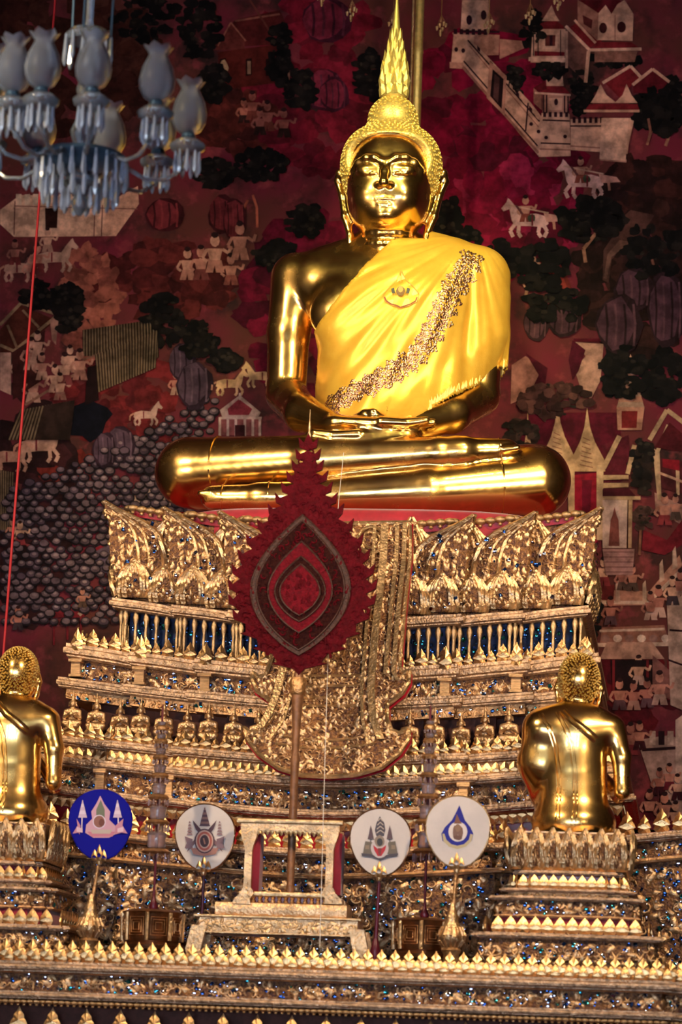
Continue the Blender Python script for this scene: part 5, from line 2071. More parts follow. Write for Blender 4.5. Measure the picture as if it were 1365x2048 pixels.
def statue_pedestal(label, base, px0, py0):
    """stepped pedestal; pixel offsets are read at the right-hand one and moved by (px0, py0)"""
    def ww(px, py, y):
        return P(px + px0, py + py0, y)
    cx = base.location.x
    y0 = YD
    t = thing('statue_pedestal', label, 'pedestal', (cx, y0 + .15, ZST))

    def pl(hw, yf, rd=.05):
        return Plan(cx - .01, [hw - .12, hw - .04, hw], yf, .04, y0 + .22, 0.0)
    lv = lambda py, y: ww(1140, py, y).z
    # lotus collar
    yA = y0 - .30
    a1, a0 = base.location.z - .024, lv(1742, yA)
    A = Plan(cx - .01, [.335], yA, .04, y0 + .22, 0.0)
    wallband(A, a0, a1 - a0 - .01, MAT['mosaic_ground'], t, name='core')
    sweep(A, [(-.3, -.012), (-.01, -.012), (-.01, 0), (-.3, 0)], a1, 'top_plate', MAT['carved_gold'], t)
    for x, y, nn, a in A.spots(.098, .5):
        b = copy_part(PETAL_S[0], 'petal', (x, y, a0 + .02), a, (.50, .6, (a1 - a0) / .25 * 1.0), t)
        c = link('petal_rim', PETAL_S[1], None, b)
        c = link('petal_relief', PETAL_S[2], None, b)
        c['kind'] = 'stuff'
    row(A.grow(.01), BUD, 'bud_leaf', .062, a0 + .0, .10, t, side=.5)
    yB = y0 - .34
    B = pl(.30, yB)
    b1, b0 = lv(1742, yB), lv(1752, yB)
    rail(B, b0, b1 - b0, .03, MAT['rail_gold'], t)
    C = pl(.375, y0 - .40)
    c1, c0 = lv(1778, y0 - .40), lv(1786, y0 - .40)
    wallband(B.grow(-.02), c1 - .02, b0 - c1 + .03, MAT['red_lacquer'], t, name='red_band')
    row(C.grow(-.03), BUD, 'bud_finial', .055, c1 - .002, .085, t, side=.5)
    rail(C, c0, c1 - c0, .03, MAT['rail_gold'], t)
    D = pl(.43, y0 - .46)
    e1 = lv(1795, y0 - .46)
    wallband(C.grow(-.02), e1 - .01, c0 - e1 + .02, MAT['old_gold'], t, name='slope')
    row(C.grow(-.005), BEAD, 'bead', .05, e1 + .0, .018, t, side=.5)
    rail(D, e1 - .022, .026, .03, MAT['rail_gold'], t)
    f0 = lv(1832, y0 - .46)
    Dm = D.grow(-.015)
    wallband(Dm, f0, e1 - f0, MAT['mosaic_ground'], t, name='frieze')
    mosaic(Dm, f0, e1 - f0 - .02, t, .042, 0, side=.5)
    rail(D.grow(-.03), f0 - .015, .02, .03, MAT['old_gold'], t)
    E_ = pl(.52, y0 - .52)
    g1, g0 = lv(1868, y0 - .52), lv(1880, y0 - .52)
    wallband(D.grow(-.03), g1 - .01, f0 - g1 + .01, MAT['red_velvet'], t, name='red_band')
    row(E_.grow(-.04), BUD, 'bud_finial', .07, g1 - .002, .10, t, side=.5)
    rail(E_, g0, g1 - g0, .035, MAT['rail_gold'], t)
    G = pl(.57, y0 - .55)
    Gm = E_.grow(-.01)
    wallband(Gm, ZST + .005, g0 - ZST, MAT['mosaic_ground'], t, name='frieze')
    mosaic(Gm, ZST + .02, g0 - ZST - .03, t, .05, 0, side=.5, rose=.16)
    return t


statue_pedestal('jewelled stepped pedestal under the disciple beside the blue-drop fan', d1, 0, 0)
statue_pedestal('jewelled stepped pedestal under the disciple left of the royal blue fan', d2, -1137, -21)


# ------------------------------------------------------------------ hanging panel in front of the pedestal
def yA(py):
    return -1.16 - .64 * (py - 1048) / 500.0


def A3(a, b, d):
    p = P(a, b, yA(b))
    return Vector((p.x, p.y - d, p.z))


HP = thing('hanging_panel', 'carved gilt tongue-shaped panel hanging down the middle of the pedestal', 'panel', tuple(A3(652, 1550, 0)))
R_ = [(822, 1047), (821, 1120), (812, 1200), (805, 1280), (800, 1335), (808, 1348), (820, 1342), (819, 1366), (806, 1388), (786, 1404), (776, 1412), (776, 1440), (784, 1462), (800, 1468), (820, 1458), (818, 1480), (800, 1508), (765, 1536), (715, 1551), (660, 1555)]
L_ = [(605, 1552), (560, 1538), (520, 1510), (497, 1480), (490, 1455), (500, 1466), (520, 1464), (540, 1446), (556, 1415), (540, 1400), (516, 1384), (507, 1362), (508, 1346), (518, 1356), (534, 1352), (545, 1320), (565, 1260), (600, 1180), (632, 1110), (648, 1050)]
OUT = R_ + L_
cxm = sum(a for a, b in OUT) / len(OUT)
MB().slab([(a + (5 if a > 660 else -5), b + (6 if b > 1300 else 0)) for a, b in OUT], -.05, A3, -.005).build('red_backing', MAT['red_lacquer'], HP, False)
MB().slab(OUT, .03, A3, .0).build('panel_board', MAT['mosaic_ground'], HP, False)
dense = []
for (a, b), (c, d) in zip(OUT, OUT[1:] + OUT[:1]):
    for k in range(3):
        dense.append((a + (c - a) * k / 3, b + (d - b) * k / 3))
MB().tube([A3(a, b, .035) for a, b in dense], .016, 6, True).build('rim', MAT['pale_gold'], HP)


def strip(pts, w, d, m, name='stripe'):
    mb = MB()
    n = len(pts)
    vs = []
    for i, (a, b) in enumerate(pts):
        w2 = w * 1.25
        vs += [A3(a - w2 / 2, b, .028), A3(a - w2 / 2, b, .04 + d), A3(a + w2 / 2, b, .04 + d), A3(a + w2 / 2, b, .028)]
    fs = [(i * 4 + j, i * 4 + j + 1, i * 4 + 5 + j, i * 4 + 4 + j) for i in range(n - 1) for j in range(3)]
    mb.add(vs, fs + [(0, 1, 2, 3), (n * 4 - 1, n * 4 - 2, n * 4 - 3, n * 4 - 4)])
    return mb.build(name, m, HP, False)


strip([(812, 1050), (810, 1120), (801, 1200), (793, 1290), (789, 1345), (797, 1362)], 7, .02, MAT['pale_gold'])
strip([(797, 1050), (795, 1120), (786, 1200), (778, 1290), (772, 1350)], 6, .02, MAT['pale_gold'])
strip([(772, 1052), (769, 1120), (758, 1220), (750, 1300), (744, 1380), (748, 1440), (764, 1480)], 12, .022, MAT['pale_gold'])
strip([(752, 1052), (749, 1120), (738, 1220), (732, 1300), (726, 1380), (727, 1440), (740, 1490)], 5, .02, MAT['pale_gold'])
strip([(575, 1315), (566, 1350), (556, 1390), (540, 1430), (522, 1458)], 12, .022, MAT['pale_gold'])
strip([(592, 1345), (585, 1390), (570, 1440), (540, 1482)], 5, .02, MAT['pale_gold'])
strip([(672, 1060), (652, 1120), (620, 1200), (592, 1290)], 12, .022, MAT['pale_gold'])
for y0_, xa, xb in ((1352, 592, 728), (1372, 590, 727), (1396, 586, 726), (1412, 584, 726), (1472, 560, 745), (1488, 552, 752)):
    MB().tube([A3(xa + (xb - xa) * k / 8, y0_ + 10 * math.sin(math.pi * k / 8) * (1 if y0_ > 1450 else .1), .036) for k in range(9)], .009, 5).build('cross_bar', MAT['pale_gold'], HP)
BD = BEAD.copy()
for k in range(9):
    for yy in (1362, 1404):
        p = A3(600 + k * 15, yy, .045)
        o = copy_part(BEAD, 'pearl', (p.x, p.y, p.z - .012), 0, (.016, .016, .02), HP)
mb = MB()
for rr, w in ((26, .012), (17, .009)):
    mb.tube([A3(745 + rr * math.cos(t), 1082 + rr * math.sin(t), .045) for t in [2 * math.pi * k / 20 for k in range(20)]], w, 6, True)
med = mb.build('medallion', MAT['pale_gold'], HP)
rl = Relief(9)
rg = random.Random(12)


def in_poly(x, y, poly):
    c = False
    n = len(poly)
    for i in range(n):
        (x0, y0), (x1, y1) = poly[i], poly[i - 1]
        if (y0 > y) != (y1 > y) and x < (x1 - x0) * (y - y0) / (y1 - y0) + x0:
            c = not c
    return c


cnt = 0
while cnt < 1500:
    a, b = rg.uniform(490, 822), rg.uniform(1050, 1553)
    if not in_poly(a, b, OUT):
        continue
    cnt += 1
    p = A3(a, b, .03)
    rl.put((LFT, CURL, CURL2, LFT)[cnt % 4], tuple(p), (1, 0, 0), (0, -1.5, 0), rg.uniform(.028, .05), rg.uniform(-.8, .8) + (3.14 if cnt % 2 else 0), up=(0, -.3, .95))
rl.build('scroll_relief', MAT['carved_gold'], HP)

# ------------------------------------------------------------------ bench, frame and the great red leaf fan
YT = -2.42


def F3(y):
    return lambda a, b, d: Vector((P(a, b, y).x, y - d, P(a, b, y).z))


def fbox(mb, x0, y0, x1, y1, y, dep, bevel=.0):
    """box from pixel corners on the plane y, running back by dep (levelled in the world)"""
    p, q = P((x0 + x1) / 2, y0, y), P((x0 + x1) / 2, y1, y)
    xa, xb = P(x0, (y0 + y1) / 2, y).x, P(x1, (y0 + y1) / 2, y).x
    return mb.box((xa, y, q.z), (xb, y + dep, p.z), bevel)


BN = thing('altar_bench', 'low gilt carved altar bench with black gap below, bearing the frame', 'bench', (P(555, 1890, YT).x, YT, ZST))
fbox(MB(), 388, 1832, 722, 1838, YT, .36, .004).build('bench_top', MAT['pale_gold'], BN)
fbox(MB(), 398, 1838, 715, 1868, YT + .02, .32).build('apron', MAT['carved_gold'], BN)
r2 = Relief(31)
for k in range(150):
    a, b = random.uniform(402, 712), random.uniform(1841, 1866)
    p = P(a, b + (a - 555) * .036, YT + .02)
    r2.put((CURL, LFT, CURL2)[k % 3], (p.x, p.y, p.z), (1, 0, 0), (0, -1, 0), random.uniform(.03, .045), random.uniform(0, 6))
r2.build('scroll_relief', MAT['pale_gold'], BN)
fbox(MB(), 388, 1866, 722, 1870, YT + .01, .34, .003).build('lower_rail', MAT['pale_gold'], BN)
zleg1 = P(555, 1868, YT).z
for px, sg in ((398, -1), (714, 1)):
    for yy in (YT + .02, YT + .28):
        x = P(px, 1850, YT).x
        mb = MB()
        prof = [(0, .0), (.012, .03), (.0, .06), (-.012, .10), (0, zleg1 - ZST + .04)]
        vs = []
        for o_, z in prof:
            w = .045 - .012 * (z < .05)
            cxx = x + sg * (.028 - o_ * 1.2 - z * .12)
            vs += [(cxx - w, yy - .02, ZST + z), (cxx + w, yy - .02, ZST + z), (cxx + w, yy + .04, ZST + z), (cxx - w, yy + .04, ZST + z)]
        fs = [(i * 4 + j, i * 4 + (j + 1) % 4, i * 4 + 4 + (j + 1) % 4, i * 4 + 4 + j) for i in range(4) for j in range(4)]
        mb.add(vs, fs + [(3, 2, 1, 0), (16, 17, 18, 19)])
        mb.build('leg', MAT['carved_gold'], BN, False)

GF = thing('fan_frame', 'gilt open frame with red side curtains holding the tall fan shaft', 'frame', (P(580, 1830, YT).x, YT, P(560, 1832, YT).z))
YR = YT + .05
fbox(MB(), 430, 1806, 694, 1833, YR - .01, .28, .006).build('foot', MAT['carved_gold'], GF)
fbox(MB(), 478, 1784, 672, 1794, YR + .01, .26, .004).build('lower_beam', MAT['pale_gold'], GF)
fbox(MB(), 486, 1794, 660, 1806, YR + .05, .2).build('red_panel', MAT['red_lacquer'], GF)
for k in range(13):
    px = 492 + k * 13
    mb = MB()
    p, q = P(px, 1794 + (px - 575) * .036, YR), P(px, 1807 + (px - 575) * .036, YR)
    mb.lathe([(.010, 0), (.014, .012), (.007, .022), (.014, p.z - q.z - .006), (.010, p.z - q.z)], (q.x, YR + .03, q.z), 8).build('baluster', MAT['pale_gold'], GF)
for px in (497, 660):
    for yy in (YR, YR + .22):
        p, q = P(px + 2, 1658, YR), P(px - 2, 1808, YR)
        mb = MB()
        xm, hgt = (p.x + q.x) / 2, p.z - q.z
        sg = -1 if px < 570 else 1
        prof = [(.055, 0), (.048, .06), (.040, .14), (.034, .18), (.022, .22), (.022, .72), (.030, .80), (.046, .90), (.050, 1.0)]
        vs = []
        for w, z in prof:
            off = sg * (.03 if z < .1 else .0)
            vs += [(xm + off - w, yy - .02, q.z + z * hgt), (xm + off + w, yy - .02, q.z + z * hgt), (xm + off + w, yy + .03, q.z + z * hgt), (xm + off - w, yy + .03, q.z + z * hgt)]
        n_ = len(prof)
        fs = [(i * 4 + j, i * 4 + (j + 1) % 4, i * 4 + 4 + (j + 1) % 4, i * 4 + 4 + j) for i in range(n_ - 1) for j in range(4)]
        mb.add(vs, fs + [(3, 2, 1, 0), tuple(range(4 * n_ - 4, 4 * n_))])
        mb.build('post', MAT['carved_gold'], GF, False)
for y_ in (YR - .03, YR + .19):
    fbox(MB(), 474, 1638, 686, 1648, y_, .09, .005).build('top_beam', MAT['pale_gold'], GF)
    fbox(MB(), 482, 1648, 680, 1662, y_ + .012, .07).build('frieze_beam', MAT['carved_gold'], GF)
for k in range(16):
    px = 508 + k * 9.3
    p = P(px, 1662 + (px - 580) * .036, YR)
    copy_part(BUD, 'dentil', (p.x, YR - .01, p.z + .012), 0, (.034, .034, -.045), GF)
for px0, px1 in ((502, 518), (664, 682)):
    mb = MB()
    p, q = P(px0, 1664, YR), P(px0, 1790, YR)
    x1_ = P(px1, 1700, YR).x
    mb.box((p.x, YR + .06, q.z), (x1_, YR + .20, p.z), .008).build('red_curtain', MAT['red_velvet'], GF)

LF = thing('leaf_fan', 'tall dark red leaf-shaped ceremonial fan with flame edges on a carved shaft', 'fan', (P(583, 1785, YT + .17).x, YT + .17, P(583, 1790, YT + .17).z))
YFN = YT + .17
axf = lambda py: 619 - 20 * (py - 868) / 484.0
hw_tab = [(868, 0), (905, 9), (940, 20), (985, 40), (1012, 54), (1050, 80), (1090, 108), (1130, 126), (1170, 136), (1210, 134), (1250, 118), (1285, 90), (1310, 62), (1330, 32), (1352, 0)]


def hwf(py):
    for (a, b), (c, d) in zip(hw_tab[:-1], hw_tab[1:]):
        if a <= py <= c:
            return b + (d - b) * (py - a) / (c - a)
    return 0


right = [(868, 0)]
py = 892
while py < 1336:
    st = 22 if py < 1010 else 30
    w = hwf(py)
    up = 16 if py < 1240 else -4
    right += [(py - up * .3, w + 3), (py - up, w + 14), (py + 5, w + 11), (py + st * .5, hwf(min(1352, py + st * .5)) - 8)]
    py += st
right.append((1352, 0))
outl = [(axf(b) + w, b) for b, w in right] + [(axf(b) - w, b) for b, w in right[-2:0:-1]]
L3 = F3(YFN)
MB().slab(outl, .03, L3, 0).build('leaf_blade', MAT['fan_red'], LF, False)
fl_rel = Relief(77)
rg = random.Random(3)
k = 0
while k < 420:
    a, b = rg.uniform(465, 750), rg.uniform(900, 1345)
    w = hwf(b)
    if abs(a - axf(b)) > w - 2:
        continue
    k += 1
    p = L3(a, b, .03)
    sd = 1 if a > axf(b) else -1
    fl_rel.put((LFT, CURL2)[k % 2], tuple(p), (1, 0, 0), (0, -1, 0), rg.uniform(.035, .06), -sd * rg.uniform(.1, .8))
fl_rel.build('flame_relief', MAT['fan_red'], LF)


def dropshape(cx, top, bot, w, n=12):
    mid = top + (bot - top) * .53
    pts = []
    for i in range(n + 1):
        t = i / n
        pts.append((w * math.sin(math.pi / 2 * t) ** .95, top + (mid - top) * t))
    for i in range(1, n + 1):
        t = i / n
        pts.append((w * (1 - t * t) ** .9, mid + (bot - mid) * t))
    return [(cx + x - (y - mid) * .03, y) for x, y in pts] + [(cx - x - (y - mid) * .03, y) for x, y in pts[-2:0:-1]]


for nm, m, top, bot, w, d in (('border', 'fan_border', 1032, 1312, 99, .040), ('dark_ring', 'fan_dark', 1044, 1302, 88, .046), ('red_ring', 'fan_red_light', 1086, 1268, 64, .054), ('inner_ring', 'fan_dark', 1116, 1246, 50, .060), ('heart', 'fan_red_light', 1132, 1234, 40, .068)):
    MB().slab(dropshape(603, top, bot, w), d, L3, 0).build(nm, MAT[m], LF, False)
    MB().tube([L3(a, b, d) for a, b in dropshape(603, top, bot, w)], .006, 5, True).build('bead_line', MAT['fan_border'], LF)
fr2 = Relief(78)
for k in range(260):
    a, b = rg.uniform(515, 692), rg.uniform(1045, 1300)
    if in_poly(a, b, dropshape(603, 1048, 1298, 84)) and not in_poly(a, b, dropshape(603, 1084, 1270, 66)):
        fr2.put(CURL2, tuple(L3(a, b, .046)), (1, 0, 0), (0, -1, 0), rg.uniform(.03, .045), rg.uniform(0, 6))
    elif in_poly(a, b, dropshape(603, 1136, 1230, 38)):
        fr2.put(LFT, tuple(L3(a, b, .068)), (1, 0, 0), (0, -1, 0), rg.uniform(.03, .04), rg.uniform(-.4, .4))
fr2.build('scroll_relief', MAT['fan_red'], LF)
tip = P(619, 872, YFN)
MB().lathe([(.012, 0), (.015, .02), (.007, .05), (.009, .07), (.003, .12), (.001, .19)], tuple(tip - Vector((0, .0, .02))), 8).build('tip_spike', MAT['pale_gold'], LF)
p0, p1 = P(583, 1790, YFN), P(597, 1352, YFN)
p0.z = P(575, 1784, YR + .01).z + .002
xm = p1.x
mb = MB().lathe([(.026, 0), (.030, .02), (.022, .05), (.025, .3), (.025, .75), (.030, .80), (.022, .84), (.028, 1.05), (.036, p1.z - p0.z - .14), (.044, p1.z - p0.z - .08), (.030, p1.z - p0.z), (.02, p1.z - p0.z + .05)], (xm, YFN, p0.z), 14)
mb.build('shaft', MAT['brown_wood'], LF)
MB().lathe([(.038, 0), (.052, .02), (.048, .05), (.056, .08), (.04, .11)], (xm, YFN, p1.z - .12), 14).build('collar', MAT['old_gold'], LF)


# ------------------------------------------------------------------ the four round ceremonial fans
def egg(cx, cy, w, h, n=40):
    r = []
    for i in range(n):
        t = 2 * math.pi * i / n
        k = 1 - .10 * math.sin(t) - .02 * math.sin(3 * t)       # narrower at the bottom (sin > 0 is down)
        r.append((cx + w / 2 * math.cos(t) * k, cy + h / 2 * math.sin(t)))
    return r


def round_fan(label, cx, cy, w, h, y, foot, cloth, rimm, base, emblem):
    zfoot = ZST + .006
    pf = P(foot[0], foot[1], y)
    t = thing('round_fan', label, 'fan', (pf.x, y, zfoot))
    to = F3(y)
    MB().slab(egg(cx, cy, w, h), .018, to, 0).build('fan_disc', MAT[cloth], t, False)
    MB().tube([to(a, b, .009) for a, b in egg(cx, cy, w, h)], .009, 6, True).build('rim', MAT[rimm], t)
    pt = P(cx - 2, cy + h * .40, y)
    zb_ = zfoot + (.30 if base == 'gold' else .15)
    MB().tube([(pf.x, y + .012, zb_), (pt.x, y + .012, pt.z)], [.013, .009], 8).build('handle', MAT['dark_red_rod' if base != 'gold' else 'old_gold'], t)
    # clasp of three small leaves
    pc = P(cx - 3, cy + h * .53, y)
    cl = MB().lathe([(.014, 0), (.02, .02), (.012, .05)], (pc.x, y - .004, pc.z - .02), 8).build('clasp', MAT['pale_gold'], t)
    for dx, hh in ((-.028, .07), (0, .10), (.028, .07)):
        copy_part(BUD, 'clasp_leaf', (pc.x + dx, y - .022, pc.z), 0, (.045, .06, hh), cl)
    if base == 'gold':
        MB().lathe([(.075, 0), (.08, .02), (.05, .04), (.045, .10), (.06, .125), (.045, .14), (.074, .18), (.078, .21), (.055, .26), (.035, .30), (.04, .315), (.022, .35), (.012, .40)], (pf.x, y + .012, zfoot), 18).build('vase_base', MAT['pale_gold'], t)
        rb = MB()
        for k in range(12):
            a = 2 * math.pi * k / 12
            rb.tube([(pf.x + math.cos(a) * r_, y + .012 + math.sin(a) * r_, zfoot + z_) for r_, z_ in ((.046, .145), (.073, .18), (.079, .21), (.057, .26))], .009, 5)
        o_ = rb.build('lobes', MAT['carved_gold'], t)
        o_['kind'] = 'stuff'
    else:
        MB().lathe([(.044, 0), (.048, .015), (.032, .035), (.026, .07), (.036, .10), (.02, .16), (.014, .19)], (pf.x, y + .012, zfoot), 16).build('turned_base', MAT['dark_red_rod'], t)
    ep = Paint(to, .0185, 1.0, .0004)
    emblem(ep, cx, cy)
    o_ = ep.build('emblem', t, 'emblem')
    return t


def em_blue(p, x, y):
    PK_, W_, GN = 'C89AB0', 'D8C8DC', '6A7060'
    p.poly([(x, y - 58), (x + 8, y - 42), (x + 20, y - 26), (x + 18, y - 10), (x + 30, y + 2), (x + 32, y + 18), (x + 18, y + 26), (x - 14, y + 26), (x - 30, y + 16), (x - 28, y), (x - 16, y - 12), (x - 18, y - 26), (x - 8, y - 42)], PK_)
    p.poly([(x + 1, y - 50), (x + 9, y - 30), (x + 9, y - 14), (x - 8, y - 14), (x - 8, y - 30)], GN)
    p.poly([(x - 26, y + 14), (x + 30, y + 14), (x + 24, y + 24), (x - 18, y + 24)], 'C07890').poly([(x - 20, y + 10), (x + 24, y + 10), (x + 20, y + 18), (x - 16, y + 18)], 'B8A8A0')
    p.blob(x - 2, y - 6, 13, 14, W_, 16, .02).blob(x - 2, y - 6, 11, 12, '8A5A50', 16, .02).blob(x + 3, y - 4, 6, 8, '6A3A34', 10, .05)
    for s in (-1, 1):
        X = x + s * 35
        p.line([(X + s * 1, y - 20), (X + s * 2, y + 14)], 2.2, W_)
        for k in range(5):
            p.poly([(X - 9 + k * 1.8, y - 14 - k * 7), (X + 9 - k * 1.8, y - 14 - k * 7), (X + 7 - k * 1.6, y - 21 - k * 7), (X - 7 + k * 1.6, y - 21 - k * 7)], W_ if k % 2 else 'C8B0CC')
        p.poly([(X - 4, y + 2), (X + s * 12, y - 12), (X + s * 10, y + 2), (X + s * 20, y + 18), (X + s * 8, y + 16), (X - 6, y + 20)], 'C0849C').poly([(X, y + 8), (X + s * 12, y + 4), (X + s * 12, y + 14), (X, y + 16)], 'D8B8CC')


def em_ring(p, x, y):
    D, R, S = '4A3040', 'A05048', '8A6A70'
    for k in range(8):
        w = 11 - k * 1.35
        p.poly([(x - w, y - 22 - k * 4.6), (x + w, y - 22 - k * 4.6), (x + w * .8, y - 27 - k * 4.6), (x - w * .8, y - 27 - k * 4.6)], D if k % 2 == 0 else '7A5A58')
    for s in (-1, 1):
        p.poly([(x + s * 6, y - 14), (x + s * 24, y - 34), (x + s * 18, y - 16), (x + s * 12, y - 8)], D)
        p.poly([(x + s * 16, y + 10), (x + s * 36, y + 30), (x + s * 30, y + 16), (x + s * 20, y + 4)], '7A5A60')
        for k in range(5):
            p.poly([(x + s * 30 - 6 + k, y - 4 - k * 6), (x + s * 30 + 6 - k, y - 4 - k * 6), (x + s * 30 + 4 - k * .8, y - 8 - k * 6), (x + s * 30 - 4 + k * .8, y - 8 - k * 6)], S)
        p.poly([(x + s * 24, y + 4), (x + s * 40, y - 2), (x + s * 36, y + 12), (x + s * 40, y + 22), (x + s * 24, y + 24)], '7A606C')
    p.poly([(x - 28, y + 22), (x + 28, y + 22), (x + 22, y + 34), (x, y + 38), (x - 22, y + 34)], 'A07068')
    p.blob(x, y + 8, 20, 25, D, 20, .01).blob(x, y + 8, 17.5, 22, 'B89890', 20, .01).blob(x, y + 8, 15, 19, R, 20, .01).blob(x, y + 8, 11, 15, 'B89890', 18, .01).blob(x, y + 8, 9, 12, '3A2430', 14, .02).line([(x - 2, y + 2), (x + 1, y + 14)], 3, 'A07060')


def em_crown(p, x, y):
    D, G = '4A4450', '3A3A40'
    p.poly([(x - 1, y - 52), (x + 8, y - 38), (x + 10, y - 24), (x + 7, y - 12), (x - 8, y - 12), (x - 11, y - 24), (x - 8, y - 38)], D)
    for k in range(4):
        p.line([(x - 8 + k, y - 18 - k * 8), (x, y - 24 - k * 8), (x + 8 - k, y - 18 - k * 8)], 2, 'B0A098')
    for s in (-1, 1):
        p.poly([(x + s * 19, y - 34), (x + s * 25, y - 6), (x + s * 13, y - 6)], '5A4650').line([(x + s * 19, y - 8), (x + s * 19, y + 16)], 2, D)
        p.poly([(x + s * 16, y), (x + s * 30, y - 2), (x + s * 34, y + 20), (x + s * 36, y + 26), (x + s * 14, y + 24)], '6A6058').poly([(x + s * 22, y + 6), (x + s * 30, y + 6), (x + s * 30, y + 14), (x + s * 22, y + 14)], '8A7868')
    p.poly([(x - 38, y + 22), (x - 18, y + 24), (x, y + 30), (x + 18, y + 24), (x + 36, y + 22), (x + 34, y + 28), (x + 16, y + 30), (x, y + 37), (x - 16, y + 30), (x - 36, y + 28)], D)
    p.blob(x - 1, y + 12, 18, 20, 'C0B4B8', 18, .02)
    p.blob(x - 1, y - 2, 10, 12, '8A7A70', 12, .06).blob(x - 1, y, 6, 8, G, 10, .06)
    p.poly([(x - 14, y + 6), (x - 2, y + 16), (x + 12, y + 6), (x + 10, y + 16), (x + 2, y + 28), (x - 5, y + 28), (x - 12, y + 16)], 'B02A38').poly([(x - 5, y + 12), (x + 3, y + 12), (x + 1, y + 26), (x - 3, y + 26)], '7A3438')


def em_drop(p, x, y):
    B, G = '14148A', 'B8A888'
    p.poly([(x + 3, y - 55), (x + 9, y - 40), (x + 16, y - 24), (x + 27, y - 10), (x + 33, y + 4), (x + 31, y + 18), (x + 20, y + 31), (x + 4, y + 37), (x - 2, y + 44), (x - 8, y + 37), (x - 22, y + 31), (x - 33, y + 18), (x - 35, y + 4), (x - 28, y - 10), (x - 14, y - 24), (x - 4, y - 40)], 'C8C0C0')
    p.poly([(x + 3, y - 53), (x + 8, y - 40), (x + 14, y - 23), (x + 25, y - 9), (x + 31, y + 4), (x + 28, y + 18), (x + 17, y + 28), (x - 1, y + 33), (x - 19, y + 28), (x - 31, y + 18), (x - 33, y + 4), (x - 26, y - 9), (x - 12, y - 23), (x - 3, y - 40)], B)
    p.poly([(x - 31, y + 4), (x - 27, y + 4), (x - 23, y + 16), (x - 13, y + 25), (x - 1, y + 28), (x + 12, y + 25), (x + 22, y + 16), (x + 25, y + 4), (x + 30, y + 6), (x + 27, y + 19), (x + 16, y + 30), (x - 1, y + 35), (x - 18, y + 30), (x - 29, y + 19)], G)
    p.blob(x, y, 20, 21, B, 20, .01).blob(x, y - 1, 20, 21, B, 20, .01).blob(x, y, 19, 20, 'D8CCCC', 20, .01)
    p.poly([(x - 2, y - 36), (x + 3, y - 24), (x + 8, y - 16), (x - 8, y - 16), (x - 5, y - 24)], '7A5040')
    p.blob(x - 5, y + 2, 5, 14, '7A5A50', 10, .1).blob(x + 5, y + 2, 5, 14, '7A5A50', 10, .1).blob(x, y - 8, 6, 8, '8A6A58', 10, .1).blob(x, y + 12, 9, 5, '6A4A44', 10, .1)


round_fan('royal blue round fan with a pink and white royal emblem', 202, 1650, 122, 137, YT - .03, (177, 1890), 'fan_blue', 'fan_blue', 'gold', em_blue)
round_fan('pale round fan with a spired crown over a red ring emblem', 411, 1675, 116, 131, YT + .44, (400, 1890), 'fan_white', 'bronze', 'dark', em_ring)
round_fan('pale round fan with a grey crown and red bird emblem', 762, 1685, 118, 133, YT + .02, (751, 1890), 'fan_white', 'bronze', 'dark', em_crown)
round_fan('white round fan with a blue drop emblem and gold vase base', 917, 1664, 125, 141, YT - .19, (903, 1900), 'fan_white', 'pale_gold', 'gold', em_drop)


